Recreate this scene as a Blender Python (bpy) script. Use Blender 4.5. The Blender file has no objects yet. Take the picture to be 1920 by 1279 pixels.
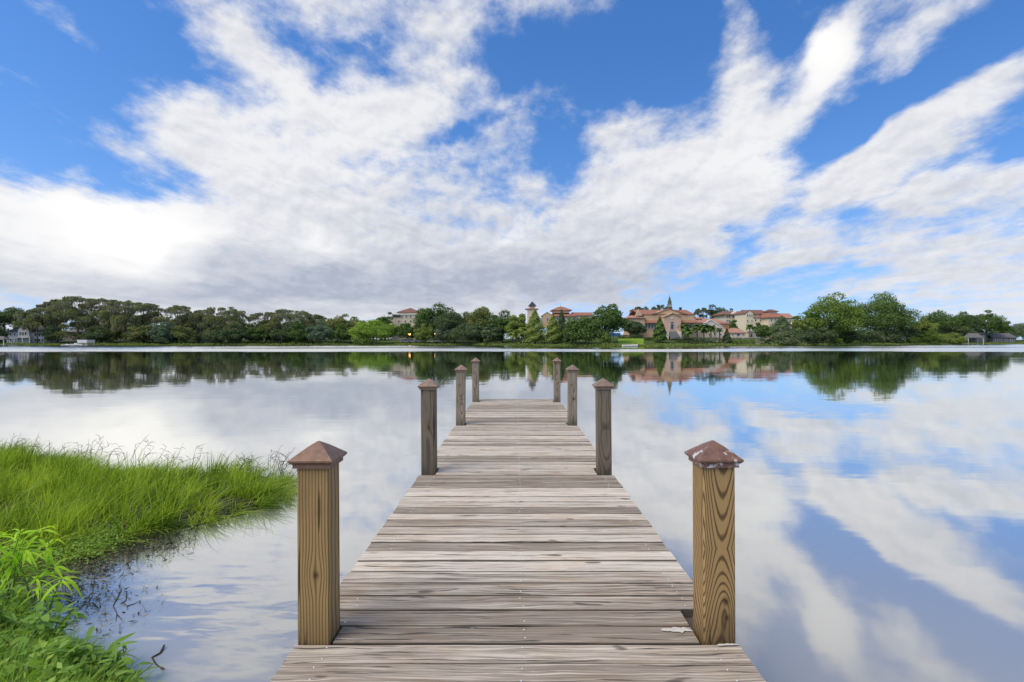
import bpy, math, random
import numpy as np
from mathutils import Vector, Matrix

R = math.radians
SC = bpy.context.scene
COL = SC.collection

# ------------------------------------------------------------------ camera
F = 1000.0                 # focal length in photograph pixels (1920 wide)
VX, VY = 968.0, 639.5      # where the pier's edges meet, in the photograph
DECK = 0.50                # deck top above the water
EYE = 1.306 + DECK         # eye height above the water
cam = bpy.data.cameras.new('camera')
cam.sensor_width = 36.0
cam.lens = 36.0 * F / 1920.0
cam.shift_x = -(VX - 960.0) / 1920.0
cam.clip_start = 0.05
cam.clip_end = 4000.0
camo = bpy.data.objects.new('camera', cam)
COL.objects.link(camo)
camo.location = (0, 0, EYE)
camo.rotation_euler = (R(90), 0, 0)
SC.camera = camo

# ------------------------------------------------------------------ sky and sun
SUN_EL, SUN_AZ = 52.0, -122.0       # azimuth from +Y, positive to the right
SC.view_settings.view_transform = 'Standard'
SC.view_settings.look = 'None'
SC.view_settings.exposure = 0.0
SC.view_settings.gamma = 1.0
SC.view_settings.use_curve_mapping = False

sun = bpy.data.lights.new('sun', 'SUN')
sun.energy = 3.0
sun.angle = R(46)
sun.color = (1.0, 0.87, 0.70)
suno = bpy.data.objects.new('sun', sun)
COL.objects.link(suno)
sd = Vector((math.sin(R(SUN_AZ)) * math.cos(R(SUN_EL)), math.cos(R(SUN_AZ)) * math.cos(R(SUN_EL)), math.sin(R(SUN_EL))))
suno.rotation_euler = sd.to_track_quat('Z', 'Y').to_euler()


class E:
    """a small wrapper so that node maths reads as an expression"""
    def __init__(s, t, sock): s.t, s.s = t, sock
    def _m(s, op, a, b=None, c=None, clamp=False):
        n = s.t.nodes.new('ShaderNodeMath'); n.operation = op; n.use_clamp = clamp
        for i, v in enumerate((a, b, c)):
            if v is None: continue
            if isinstance(v, E): s.t.links.new(v.s, n.inputs[i])
            else: n.inputs[i].default_value = v
        return E(s.t, n.outputs[0])
    def __add__(s, o): return s._m('ADD', s, o)
    __radd__ = __add__
    def __mul__(s, o): return s._m('MULTIPLY', s, o)
    __rmul__ = __mul__
    def __sub__(s, o): return s._m('SUBTRACT', s, o)
    def __rsub__(s, o): return s._m('SUBTRACT', o, s)
    def __truediv__(s, o): return s._m('DIVIDE', s, o)
    def __rtruediv__(s, o): return s._m('DIVIDE', o, s)
    def __neg__(s): return s._m('MULTIPLY', s, -1.0)
    def clamp(s): return s._m('ADD', s, 0.0, clamp=True)
    def op(s, name, b=None, c=None): return s._m(name, s, b, c)
    def step(s, lo, hi, a=0.0, b=1.0):
        n = s.t.nodes.new('ShaderNodeMapRange'); n.interpolation_type = 'SMOOTHSTEP'
        s.t.links.new(s.s, n.inputs[0])
        for i, v in enumerate((lo, hi, a, b)): n.inputs[1 + i].default_value = v
        return E(s.t, n.outputs[0])


class NT:
    """node tree helper"""
    def __init__(s, tree):
        s.t = tree; tree.nodes.clear()
    def new(s, typ): return s.t.nodes.new(typ)
    def link(s, a, b): s.t.links.new(a.s if isinstance(a, E) else a, b)
    def put(s, sock, v):
        if isinstance(v, E): s.t.links.new(v.s, sock)
        elif hasattr(v, 'is_output'): s.t.links.new(v, sock)
        else: sock.default_value = v
    def sep(s, vec):
        n = s.new('ShaderNodeSeparateXYZ'); s.put(n.inputs[0], vec)
        return [E(s.t, o) for o in n.outputs]
    def comb(s, x, y, z):
        n = s.new('ShaderNodeCombineXYZ')
        for i, v in enumerate((x, y, z)): s.put(n.inputs[i], v)
        return n.outputs[0]
    def coord(s, which='Object'):
        return s.new('ShaderNodeTexCoord').outputs[which]
    def pos(s): return s.new('ShaderNodeNewGeometry').outputs['Position']
    def mapping(s, vec, loc=(0, 0, 0), rot=(0, 0, 0), scale=(1, 1, 1), typ='POINT'):
        n = s.new('ShaderNodeMapping'); n.vector_type = typ
        s.put(n.inputs[0], vec)
        n.inputs[1].default_value = loc; n.inputs[2].default_value = rot; n.inputs[3].default_value = scale
        return n.outputs[0]
    def noise(s, vec, scale=1.0, detail=4.0, rough=0.5, dist=0.0, color=False, lac=2.0):
        n = s.new('ShaderNodeTexNoise'); s.put(n.inputs['Vector'], vec)
        n.inputs['Scale'].default_value = scale; n.inputs['Detail'].default_value = detail
        n.inputs['Roughness'].default_value = rough; n.inputs['Distortion'].default_value = dist
        n.inputs['Lacunarity'].default_value = lac
        return n.outputs['Color'] if color else E(s.t, n.outputs['Fac'])
    def mix(s, f, a, b, blend='MIX'):
        n = s.new('ShaderNodeMix'); n.data_type = 'RGBA'; n.blend_type = blend; n.clamp_factor = True
        s.put(n.inputs[0], f)
        for k, v in ((6, a), (7, b)):
            if isinstance(v, tuple): n.inputs[k].default_value = tuple(v) + ((1.0,) if len(v) == 3 else ())
            else: s.put(n.inputs[k], v)
        return n.outputs[2]
    def vmath(s, op, a, b=None):
        n = s.new('ShaderNodeVectorMath'); n.operation = op
        s.put(n.inputs[0], a)
        if b is not None: s.put(n.inputs[1], b)
        return n.outputs['Value'] if op in ('DOT_PRODUCT', 'LENGTH', 'DISTANCE') else n.outputs[0]
    def scale(s, v, f):
        n = s.new('ShaderNodeVectorMath'); n.operation = 'SCALE'; s.put(n.inputs[0], v); s.put(n.inputs['Scale'], f)
        return n.outputs[0]
    def e(s, sock): return E(s.t, sock)


SKY_STRENGTH = 0.10
CLOUDS = [  # photograph px: centre, half-sizes, tilt (up to the right), amount
    (640, 455, 470, 125, 0, .62), (1000, 500, 330, 70, 0, .30), (250, 425, 210, 70, 4, .55), (40, 440, 170, 75, -8, .55), (120, 520, 220, 60, 0, .22),
    (400, 265, 105, 60, -25, .55), (560, 330, 180, 60, -15, .35), (620, 190, 170, 60, -12, .5), (840, 165, 140, 50, 8, .5), (760, 235, 200, 40, 12, .25),
    (450, 110, 110, 34, -30, .32), (590, 24, 170, 38, 3, .50), (850, 60, 60, 45, 20, .3), (960, 20, 110, 32, 5, .38), (1130, 10, 70, 22, 0, .35),
    (1000, 200, 60, 60, 0, .25), (1160, 230, 90, 55, 40, .3),
    (1190, 330, 140, 110, 10, .55), (1390, 310, 170, 90, 12, .62), (1260, 420, 190, 60, 20, .4),
    (1365, 80, 40, 80, 0, .55), (1420, 180, 60, 50, -40, .42), (1475, 30, 34, 45, -30, .30),
    (1537, 108, 42, 38, 10, .78), (1612, 30, 24, 100, -38, .30), (1600, 140, 40, 40, 0, .12),
    (1750, 35, 130, 45, 22, .45), (1690, 105, 60, 30, 30, .3),
    (1560, 345, 230, 36, 38, .55), (1650, 260, 90, 24, 32, .4), (1850, 175, 170, 36, 27, .62), (1740, 260, 130, 26, 30, .42),
    (1780, 360, 190, 62, 4, .66), (1560, 450, 130, 30, 24, .35), (1780, 455, 250, 40, 3, .4), (1800, 530, 260, 34, 4, .55), (1640, 535, 100, 20, 10, .3),
    (1440, 490, 80, 40, 10, .40), (1505, 478, 34, 16, 0, .25), (1870, 590, 180, 38, 6, .55), (1120, 548, 130, 20, 0, .26), (500, 585, 420, 24, 0, .2),
    (70, 25, 140, 26, -25, .15), (150, 230, 250, 30, -14, .34), (190, 90, 200, 26, -30, .32),
    (540, 570, 520, 46, 0, .42), (1000, 560, 260, 30, 0, .22),
    # clear sky
    (1450, 70, 34, 70, -12, -.34), (1290, 90, 60, 90, 0, -.22), (1490, 430, 70, 46, 30, -.26), (1590, 240, 120, 22, 34, -.26), (1900, 40, 90, 40, 20, -.22), (300, 120, 60, 40, -30, -.2), (700, 120, 100, 16, -10, -.2),
    (1470, 110, 24, 60, -20, -.30), (1625, 190, 90, 50, 30, -.35), (1700, 150, 160, 26, 28, -.30), (1560, 30, 34, 50, -30, -.3), (1800, 120, 130, 22, 26, -.2),
    (130, 170, 230, 130, 0, -.42), (215, 300, 150, 36, -8, -.30), (365, 338, 60, 26, -20, -.42), (560, 110, 60, 30, -25, -.22),
    (1110, 120, 170, 70, 0, -.42), (1065, 298, 52, 40, 35, -.55), (870, 228, 100, 16, 14, -.40), (1250, 130, 80, 90, 0, -.3),
    (1690, 190, 130, 45, 25, -.36), (1530, 250, 80, 40, 35, -.25), (1880, 290, 90, 26, 10, -.38), (1660, 385, 120, 18, 34, -.34), (1470, 390, 150, 20, 40, -.36),
    (1700, 425, 200, 14, -4, -.25), (1340, 540, 160, 60, 0, -.42), (1600, 585, 180, 26, 0, -.30), (1110, 575, 200, 16, 0, -.20), (1380, 470, 60, 50, 30, -.22), (40, 560, 90, 30, -6, -.32),
    (1850, 100, 110, 28, 26, -.28), (960, 110, 60, 30, -20, -.3), (1000, 560, 60, 20, 0, -.25),
]
GREYS = [(600, 528, 400, 46, 0, .85), (1020, 480, 260, 60, 0, .40), (1100, 540, 220, 40, 0, .5), (420, 560, 300, 30, 0, .5), (780, 420, 220, 50, 0, .22), (1650, 480, 260, 60, 0, .2),
         (1320, 400, 160, 40, 15, .14)]
GLOW = [(265, 425, 120, 60, 0, .9), (150, 430, 160, 50, 0, .3), (1535, 112, 46, 36, 0, .8), (575, 425, 30, 16, 0, .35), (630, 445, 26, 18, 0, .25), (960, 435, 40, 22, 0, .3), (520, 210, 260, 90, 0, .15), (1420, 290, 120, 60, 0, .25),
        (40, 365, 120, 20, 0, .3)]


def px_dir(px, py):
    x, z = (px - VX) / F, (VY - py) / F
    return math.atan2(x, 1.0), math.atan2(z, math.hypot(x, 1.0))


def build_world():
    w = bpy.data.worlds.new('World'); SC.world = w; w.use_nodes = True
    n = NT(w.node_tree)
    d = n.coord('Generated')
    x, y, z = n.sep(d)
    az = x.op('ARCTAN2', y); el = z.op('ARCSINE')
    zz = z.op('MAXIMUM', 0.0)
    k = 1.0 / (zz + 0.10)
    plane = n.comb(x * k, y * k, 0.0)                 # a flat cloud layer seen in perspective
    ae = n.comb(az, el, 0.0)
    warp = n.noise(n.mapping(plane, scale=(1.0, .55, 1)), 1.6, 2, .55, color=True)
    wv = n.vmath('SUBTRACT', warp, (0.5, 0.5, 0.5))
    warp2 = n.noise(ae, 13.0, 2, .6, color=True)
    wv2 = n.vmath('SUBTRACT', warp2, (0.5, 0.5, 0.5))
    aew = n.vmath('ADD', n.vmath('ADD', ae, n.scale(wv, 0.10)), n.scale(wv2, 0.045))
    aew = n.vmath('ADD', n.vmath('MULTIPLY', aew, (1, 1, 0)), (0, 0, 1))

    def field(blobs, vec):
        tot = None
        for i, (cx, cy, rx, ry, rot, amp) in enumerate(blobs):
            if i and i % 10 == 0:                     # keeps the evaluation sequential (shader stack)
                q = tot * 1e-7
                vec = n.vmath('ADD', vec, n.comb(q, q, 0.0))
            a, e_ = px_dir(cx, cy)
            ca = math.cos(a)
            sx = rx / F * ca * ca; sy = ry / F * ca
            sx, sy = max(sx, .004) / .8367, max(sy, .004) / .8367
            c, q_ = math.cos(R(rot)), math.sin(R(rot))
            u = n.e(n.vmath('DOT_PRODUCT', vec, (c / sx, q_ / sx, -(a * c + e_ * q_) / sx)))
            v = n.e(n.vmath('DOT_PRODUCT', vec, (-q_ / sy, c / sy, (a * q_ - e_ * c) / sy)))
            g = u._m('POWER', 0.36788, v.op('MULTIPLY_ADD', v, u * u))
            tot = g * amp if tot is None else g.op('MULTIPLY_ADD', amp, tot)
        return tot
    cov = field(CLOUDS, aew)
    behind = y.step(-0.1, 0.35, 1.0, 0.0).op('MAXIMUM', z.step(.50, .75))   # extra unseen cloud behind the pier and overhead, added to brighten deck and trees
    big = n.noise(plane, 0.9, 1, .5)
    f1 = n.noise(n.mapping(plane, rot=(0, 0, R(8)), scale=(1.45, .80, 1)), 3.4, 8, .66)
    aes = n.mapping(n.vmath('ADD', ae, n.scale(wv, .06)), rot=(0, 0, R(-6)), scale=(1.0, 1.55, 1))
    f2 = n.noise(aes, 13.0, 6, .60)
    f2u = n.noise(n.vmath('ADD', aes, (-.006, .016, 0)), 13.0, 4, .60)     # the same puffs a little higher: lit tops, grey bases
    dens = cov * 1.05 + 0.20 + behind * ((big - 0.5) * 1.3 + 0.34) + (f1 - 0.5) * 1.30 + (f2 - 0.5) * .95 - .02
    alpha = dens.step(0.20, 0.92)
    thick = dens.step(0.5, 1.25)
    grey = field(GREYS, aew) + behind * 0.12
    glow = field(GLOW, aew)
    g = (grey * .75 + (f2u - f2) * z.step(.02, .22, .5, 1.5) + (f1 - .5) * .8 + 0.16 - glow * 0.6).clamp()
    col = n.mix(g, (0.87, 0.87, 0.89), (0.44, 0.48, 0.58))
    col = n.mix(glow.clamp(), col, (1.12, 1.10, 1.06))
    sky = n.new('ShaderNodeTexSky'); sky.sky_type = 'NISHITA'; sky.sun_disc = False
    sky.sun_elevation = R(SUN_EL); sky.sun_rotation = R(SUN_AZ)
    sky.altitude = 20; sky.air_density = 1.0; sky.dust_density = 0.3; sky.ozone_density = 1.0
    lift = n.comb(x, y, zz * 0.92 + 0.13)           # a humid but clean horizon
    n.link(lift, sky.inputs['Vector'])
    hs = n.new('ShaderNodeHueSaturation'); n.link(sky.outputs[0], hs.inputs['Color'])
    hs.inputs['Hue'].default_value = .508; hs.inputs['Saturation'].default_value = 1.34; hs.inputs['Value'].default_value = SKY_GAIN
    haze = (zz * -14.0).op('EXPONENT') * .75         # humid air low over the horizon
    blue = n.mix(haze, hs.outputs[0], tuple(v / SKY_STRENGTH for v in (.50, .60, .78)))
    full = n.mix(alpha * 0.97, blue, n.scale(col, 1.0 / SKY_STRENGTH))
    bg = n.new('ShaderNodeBackground'); n.link(full, bg.inputs[0]); bg.inputs[1].default_value = SKY_STRENGTH
    out = n.new('ShaderNodeOutputWorld'); n.link(bg.outputs[0], out.inputs[0])
    w.cycles.sampling_method = 'NONE'


SKY_GAIN = 2.0
build_world()

# ------------------------------------------------------------------ helpers
def at(px, D, py=None):
    """photograph column (and row) at distance D -> world x (and z)"""
    x = (px - VX) / F * D
    return x if py is None else (x, EYE - (py - VY) / F * D)


def shore_pt(px, py):
    """photograph pixel on the water surface -> world x, y"""
    D = EYE * F / (py - VY)
    return (px - VX) / F * D, D


def link(name, me, mat=None, parent=None):
    o = bpy.data.objects.new(name, me)
    COL.objects.link(o)
    if mat is not None and me is not None and len(me.materials) == 0: me.materials.append(mat)
    if parent is not None: o.parent = parent
    return o


def mesh(name, verts, faces, mats=None, smooth=False):
    me = bpy.data.meshes.new(name)
    me.from_pydata([tuple(v) for v in verts], [], [tuple(f) for f in faces])
    if smooth: me.polygons.foreach_set('use_smooth', [True] * len(me.polygons))
    me.update()
    return me


def np_mesh(name, V, Q, tint=None, smooth=False):
    """fast mesh from numpy arrays; Q is (n, 3) or (n, 4); tint is one value per face"""
    me = bpy.data.meshes.new(name)
    nq, k = Q.shape
    me.vertices.add(len(V)); me.vertices.foreach_set('co', np.ascontiguousarray(V, dtype=np.float32).ravel())
    me.loops.add(nq * k); me.loops.foreach_set('vertex_index', np.ascontiguousarray(Q, dtype=np.int32).ravel())
    me.polygons.add(nq)
    me.polygons.foreach_set('loop_start', np.arange(0, nq * k, k, dtype=np.int32))
    me.polygons.foreach_set('loop_total', np.full(nq, k, dtype=np.int32))
    if smooth: me.polygons.foreach_set('use_smooth', np.ones(nq, dtype=bool))
    if tint is not None:
        at_ = me.attributes.new('tint', 'FLOAT', 'FACE')
        at_.data.foreach_set('value', np.ascontiguousarray(tint, dtype=np.float32))
    me.update(calc_edges=True)
    return me


def tag(o, label=None, cat=None, group=None, kind=None):
    if label: o['label'] = label
    if cat: o['category'] = cat
    if group: o['group'] = group
    if kind: o['kind'] = kind
    return o


def empty(name, loc=(0, 0, 0), rz=0.0):
    o = bpy.data.objects.new(name, None); COL.objects.link(o)
    o.location = loc; o.rotation_euler = (0, 0, rz); o.empty_display_size = .2
    return o


class MB:
    """collects boxes, prisms and tubes into one mesh"""
    def __init__(s): s.v, s.f = [], []
    def add(s, verts, faces):
        b = len(s.v); s.v += [tuple(p) for p in verts]; s.f += [tuple(i + b for i in f) for f in faces]
    def box(s, x0, x1, y0, y1, z0, z1):
        s.add([(x0, y0, z0), (x1, y0, z0), (x1, y1, z0), (x0, y1, z0), (x0, y0, z1), (x1, y0, z1), (x1, y1, z1), (x0, y1, z1)],
              [(0, 3, 2, 1), (4, 5, 6, 7), (0, 1, 5, 4), (1, 2, 6, 5), (2, 3, 7, 6), (3, 0, 4, 7)])
        return s
    def prism(s, poly, y0, y1):
        """outline in x, z pushed along y"""
        n = len(poly)
        s.add([(x, y0, z) for x, z in poly] + [(x, y1, z) for x, z in poly],
              [tuple(range(n)), tuple(range(2 * n - 1, n - 1, -1))] + [(i, i + n, (i + 1) % n + n, (i + 1) % n) for i in range(n)])
        return s
    def loft(s, rings, cap0=True, cap1=True):
        n = len(rings[0]); m = len(rings)
        v = [p for r in rings for p in r]
        f = [(j * n + i, j * n + (i + 1) % n, (j + 1) * n + (i + 1) % n, (j + 1) * n + i) for j in range(m - 1) for i in range(n)]
        if cap0: f.append(tuple(range(n - 1, -1, -1)))
        if cap1: f.append(tuple(range((m - 1) * n, m * n)))
        s.add(v, f)
        return s
    def lathe(s, prof, n=16, c=(0, 0)):
        return s.loft([[(c[0] + r * math.cos(2 * math.pi * i / n), c[1] + r * math.sin(2 * math.pi * i / n), z) for i in range(n)] for r, z in prof])
    def square(s, prof, c=(0, 0)):
        """square rings of half-width r at height z"""
        return s.loft([[(c[0] - r, c[1] - r, z), (c[0] + r, c[1] - r, z), (c[0] + r, c[1] + r, z), (c[0] - r, c[1] + r, z)] for r, z in prof])
    def tube(s, pts, radii, n=6):
        pts = [Vector(p) for p in pts]; rings = []
        for i, p in enumerate(pts):
            t = (pts[min(i + 1, len(pts) - 1)] - pts[max(i - 1, 0)]).normalized()
            a = t.cross(Vector((0.31, 0.93, 0.17))).normalized(); b = t.cross(a)
            r = radii[i] if not isinstance(radii, (int, float)) else radii
            rings.append([tuple(p + (a * math.cos(2 * math.pi * k / n) + b * math.sin(2 * math.pi * k / n)) * r) for k in range(n)])
        return s.loft(rings)
    def hip(s, x0, x1, y0, y1, z, h, ridge=None, t=.25):
        """hipped roof with a thick eave; ridge: half-length along x"""
        cx, cy = (x0 + x1) / 2, (y0 + y1) / 2
        if ridge is None: ridge = max(0.0, ((x1 - x0) - (y1 - y0)) / 2)
        s.add([(x0, y0, z - t), (x1, y0, z - t), (x1, y1, z - t), (x0, y1, z - t), (x0, y0, z), (x1, y0, z), (x1, y1, z), (x0, y1, z),
               (cx - ridge - .01, cy, z + h), (cx + ridge + .01, cy, z + h)],
              [(0, 3, 2, 1), (0, 1, 5, 4), (1, 2, 6, 5), (2, 3, 7, 6), (3, 0, 4, 7), (4, 5, 9, 8), (5, 6, 9), (6, 7, 8, 9), (7, 4, 8)])
        return s
    def gable_x(s, x0, x1, y0, y1, z, h, t=.25):
        """ridge along x"""
        cy = (y0 + y1) / 2
        s.add([(x0, y0, z), (x1, y0, z), (x1, cy, z + h), (x0, cy, z + h), (x1, y1, z), (x0, y1, z)] +
              [(x0, y0, z - t), (x1, y0, z - t), (x1, cy, z + h - t), (x0, cy, z + h - t), (x1, y1, z - t), (x0, y1, z - t)],
              [(0, 1, 2, 3), (3, 2, 4, 5), (7, 6, 9, 8), (8, 9, 11, 10), (6, 7, 1, 0), (10, 11, 5, 4), (0, 3, 9, 6), (3, 5, 11, 9), (1, 7, 8, 2), (2, 8, 10, 4)])
        return s
    def gable_y(s, x0, x1, y0, y1, z, h, t=.25):
        """ridge along y"""
        cx = (x0 + x1) / 2
        s.add([(x0, y0, z), (x0, y1, z), (cx, y1, z + h), (cx, y0, z + h), (x1, y1, z), (x1, y0, z)] +
              [(x0, y0, z - t), (x0, y1, z - t), (cx, y1, z + h - t), (cx, y0, z + h - t), (x1, y1, z - t), (x1, y0, z - t)],
              [(3, 2, 1, 0), (5, 4, 2, 3), (8, 9, 6, 7), (10, 11, 9, 8), (0, 1, 7, 6), (4, 5, 11, 10), (6, 9, 3, 0), (9, 11, 5, 3), (2, 8, 7, 1), (4, 10, 8, 2)])
        return s
    def me(s, name, smooth=False): return mesh(name, s.v, s.f, smooth=smooth)
    def build(s, name, mat, parent=None, smooth=False): return link(name, s.me(name, smooth), mat, parent)


def mat_new(name):
    m = bpy.data.materials.new(name); m.use_nodes = True
    return m, NT(m.node_tree)


def finish(n, shader):
    o = n.new('ShaderNodeOutputMaterial'); n.link(shader, o.inputs['Surface'])


def principled(n, color, rough=.7, spec=.3, normal=None, metallic=0.0, **kw):
    p = n.new('ShaderNodeBsdfPrincipled')
    if isinstance(color, tuple): p.inputs['Base Color'].default_value = tuple(color) + (1.0,)
    else: n.put(p.inputs['Base Color'], color)
    n.put(p.inputs['Roughness'], rough); p.inputs['Specular IOR Level'].default_value = spec
    p.inputs['Metallic'].default_value = metallic
    if normal is not None: n.link(normal, p.inputs['Normal'])
    for k, v in kw.items(): n.put(p.inputs[k.replace('_', ' ')], v)
    return p.outputs[0]


def bump(n, height, strength=.5, dist=.01):
    b = n.new('ShaderNodeBump'); b.inputs['Strength'].default_value = strength; b.inputs['Distance'].default_value = dist
    n.put(b.inputs['Height'], height)
    return b.outputs[0]


def simple_mat(name, color, rough=.7, var=.15, scale=3.0, spec=.3, metallic=0.0):
    m, n = mat_new(name)
    f = n.noise(n.coord('Object'), scale, 5, .6)
    c = n.mix(f, tuple(v * (1 - var) for v in color), tuple(min(v * (1 + var), 1) for v in color))
    finish(n, principled(n, c, rough, spec, metallic=metallic))
    return m

# ------------------------------------------------------------------ lake
def water_mat():
    m, n = mat_new('lake_water')
    p = n.pos(); x, y, z = n.sep(p)
    # calm swell + fine ripples, as surface slopes (crests lie across the view)
    a = n.vmath('SUBTRACT', n.noise(n.mapping(p, scale=(.25, 1.1, 1)), .9, 3, .55, color=True), (.5, .5, .5))
    b = n.vmath('SUBTRACT', n.noise(n.mapping(p, rot=(0, 0, R(12)), scale=(.55, 2.4, 1)), 3.0, 3, .6, color=True), (.5, .5, .5))
    c = n.vmath('SUBTRACT', n.noise(n.mapping(p, scale=(1.0, 1.6, 1)), 5.0, 3, .7, color=True), (.5, .5, .5))
    lane = n.noise(n.mapping(p, scale=(.020, .10, 1)), 1.0, 3, .55)            # patches of breeze
    cats = lane.step(.50, .66)
    # the breeze has ruffled the water along the far shore
    edge = y + (n.noise(n.mapping(p, scale=(.016, .03, 1)), 1.0, 2, .5) - .5) * 36.0 - x.op('ABSOLUTE') * .04
    far = edge.step(84.0, 98.0)
    gap = (n.noise(n.mapping(p, loc=(3, 0, 0), scale=(.008, .05, 1)), 1.0, 2, .5)).step(.56, .62)
    cove = ((x - 28.0) / 42.0)
    cove = (cove * cove * -1.0).op('EXPONENT') * y.step(110., 130.)              # sheltered water before the hall
    far = far * (1.0 - gap * y.step(118., 126.) * y.step(160., 150.)) * (1.0 - cove * .9)
    # an eddy by the pier, left of the first post
    ex, ey = (x + 1.75) / .75, (y - 3.45) / .75
    eddy = ((ex * ex + ey * ey) * -1.0).op('EXPONENT')
    s = n.vmath('ADD', n.scale(a, .010 + cats * .010), n.scale(b, .012 + cats * .034 + eddy * .42))
    sx, sy, sz = n.sep(s)
    cx_, cy_, cz_ = n.sep(c)
    sx = sx + cx_ * far * .6
    sy = sy - (cy_.op('ABSOLUTE') * .9 + .055) * far       # wavelets lean off the far shore
    nrm = n.vmath('NORMALIZE', n.comb(sx * .6, sy, 1.0))
    gl = n.new('ShaderNodeBsdfGlossy'); gl.inputs['Roughness'].default_value = .035
    gl.inputs['Color'].default_value = (.93, .93, .90, 1); n.link(nrm, gl.inputs['Normal'])
    df = n.new('ShaderNodeBsdfDiffuse'); df.inputs['Color'].default_value = (.345, .352, .335, 1)
    lw = n.new('ShaderNodeLayerWeight'); lw.inputs['Blend'].default_value = .5
    fac = n.e(lw.outputs['Facing']).step(.46, .94) * .80 + .20
    ms = n.new('ShaderNodeMixShader'); n.link(fac, ms.inputs[0]); n.link(df.outputs[0], ms.inputs[1]); n.link(gl.outputs[0], ms.inputs[2])
    finish(n, ms.outputs[0])
    return m


lake = link('lake_water', mesh('lake_water', [(-900, -60, 0), (900, -60, 0), (900, 900, 0), (-900, 900, 0)], [(0, 1, 2, 3)]), water_mat())
tag(lake, 'calm lake mirroring the clouds and the far shore', kind='structure')

# ------------------------------------------------------------------ pier
def deck_mat():
    m, n = mat_new('weathered_deck_wood')
    oi = n.new('ShaderNodeObjectInfo'); rnd = n.e(oi.outputs['Random'])
    co = n.coord('Object')
    off = n.comb(rnd * 137.0, rnd * 71.0, rnd * 53.0)
    p = n.vmath('ADD', co, off)
    # growth lines bend round a few knots
    kn = n.noise(n.mapping(p, scale=(1.3, 5.0, 1)), 1.6, 2, .5)
    x, y, z = n.sep(p)
    bend = (kn - .5) * .06
    pb = n.comb(x, y + bend, z)
    g1 = n.noise(n.mapping(pb, scale=(1.4, 75, 12)), 1.0, 5, .66)
    g2 = n.noise(n.mapping(pb, scale=(3.0, 260, 20)), 1.0, 3, .6)
    crack = n.noise(n.mapping(pb, scale=(1.3, 48, 5)), 1.7, 3, .6)
    blot = n.noise(n.mapping(p, scale=(1.6, 4, 1)), 1.8, 4, .6)
    knot = n.noise(n.mapping(p, scale=(2.2, 7.0, 1)), 2.0, 1, .5).step(.70, .76)
    t = (g1 - .5) * 1.9 + (g2 - .5) * 1.1 + (rnd - .5) * .62 + .47
    col = n.mix(t.step(.10, .95), (.245, .205, .158), (.71, .640, .53))
    warm = n.mix(blot.step(.45, .75), (1, 1, 1), (.88, .80, .70))
    col = n.mix(1.0, col, warm, 'MULTIPLY')
    dark = n.noise(n.mapping(p, loc=(9, 2, 0), scale=(.9, 6, 1)), 1.5, 4, .6).step(.58, .76)
    col = n.mix(dark * .45, col, (.15, .135, .115))
    col = n.mix(crack.step(.60, .66) * .85, col, (.035, .03, .026))
    col = n.mix(knot * .75, col, (.06, .045, .035))
    pale = n.noise(n.mapping(p, loc=(4, 7, 0), scale=(1.2, 3.0, 1)), 2.6, 5, .65).step(.66, .74)
    col = n.mix(pale * .45, col, (.60, .57, .50))
    h = g1 * .8 + g2 * .5 - crack.step(.60, .70) * 1.2
    ox, oy, oz = n.sep(co)                                   # weathered plank edges, painted darker to deepen the shade in the gaps
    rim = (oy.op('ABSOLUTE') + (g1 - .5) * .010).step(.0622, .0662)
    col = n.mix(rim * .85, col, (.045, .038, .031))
    finish(n, principled(n, col, .82, .25, bump(n, h, .75, .004)))
    return m


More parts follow.
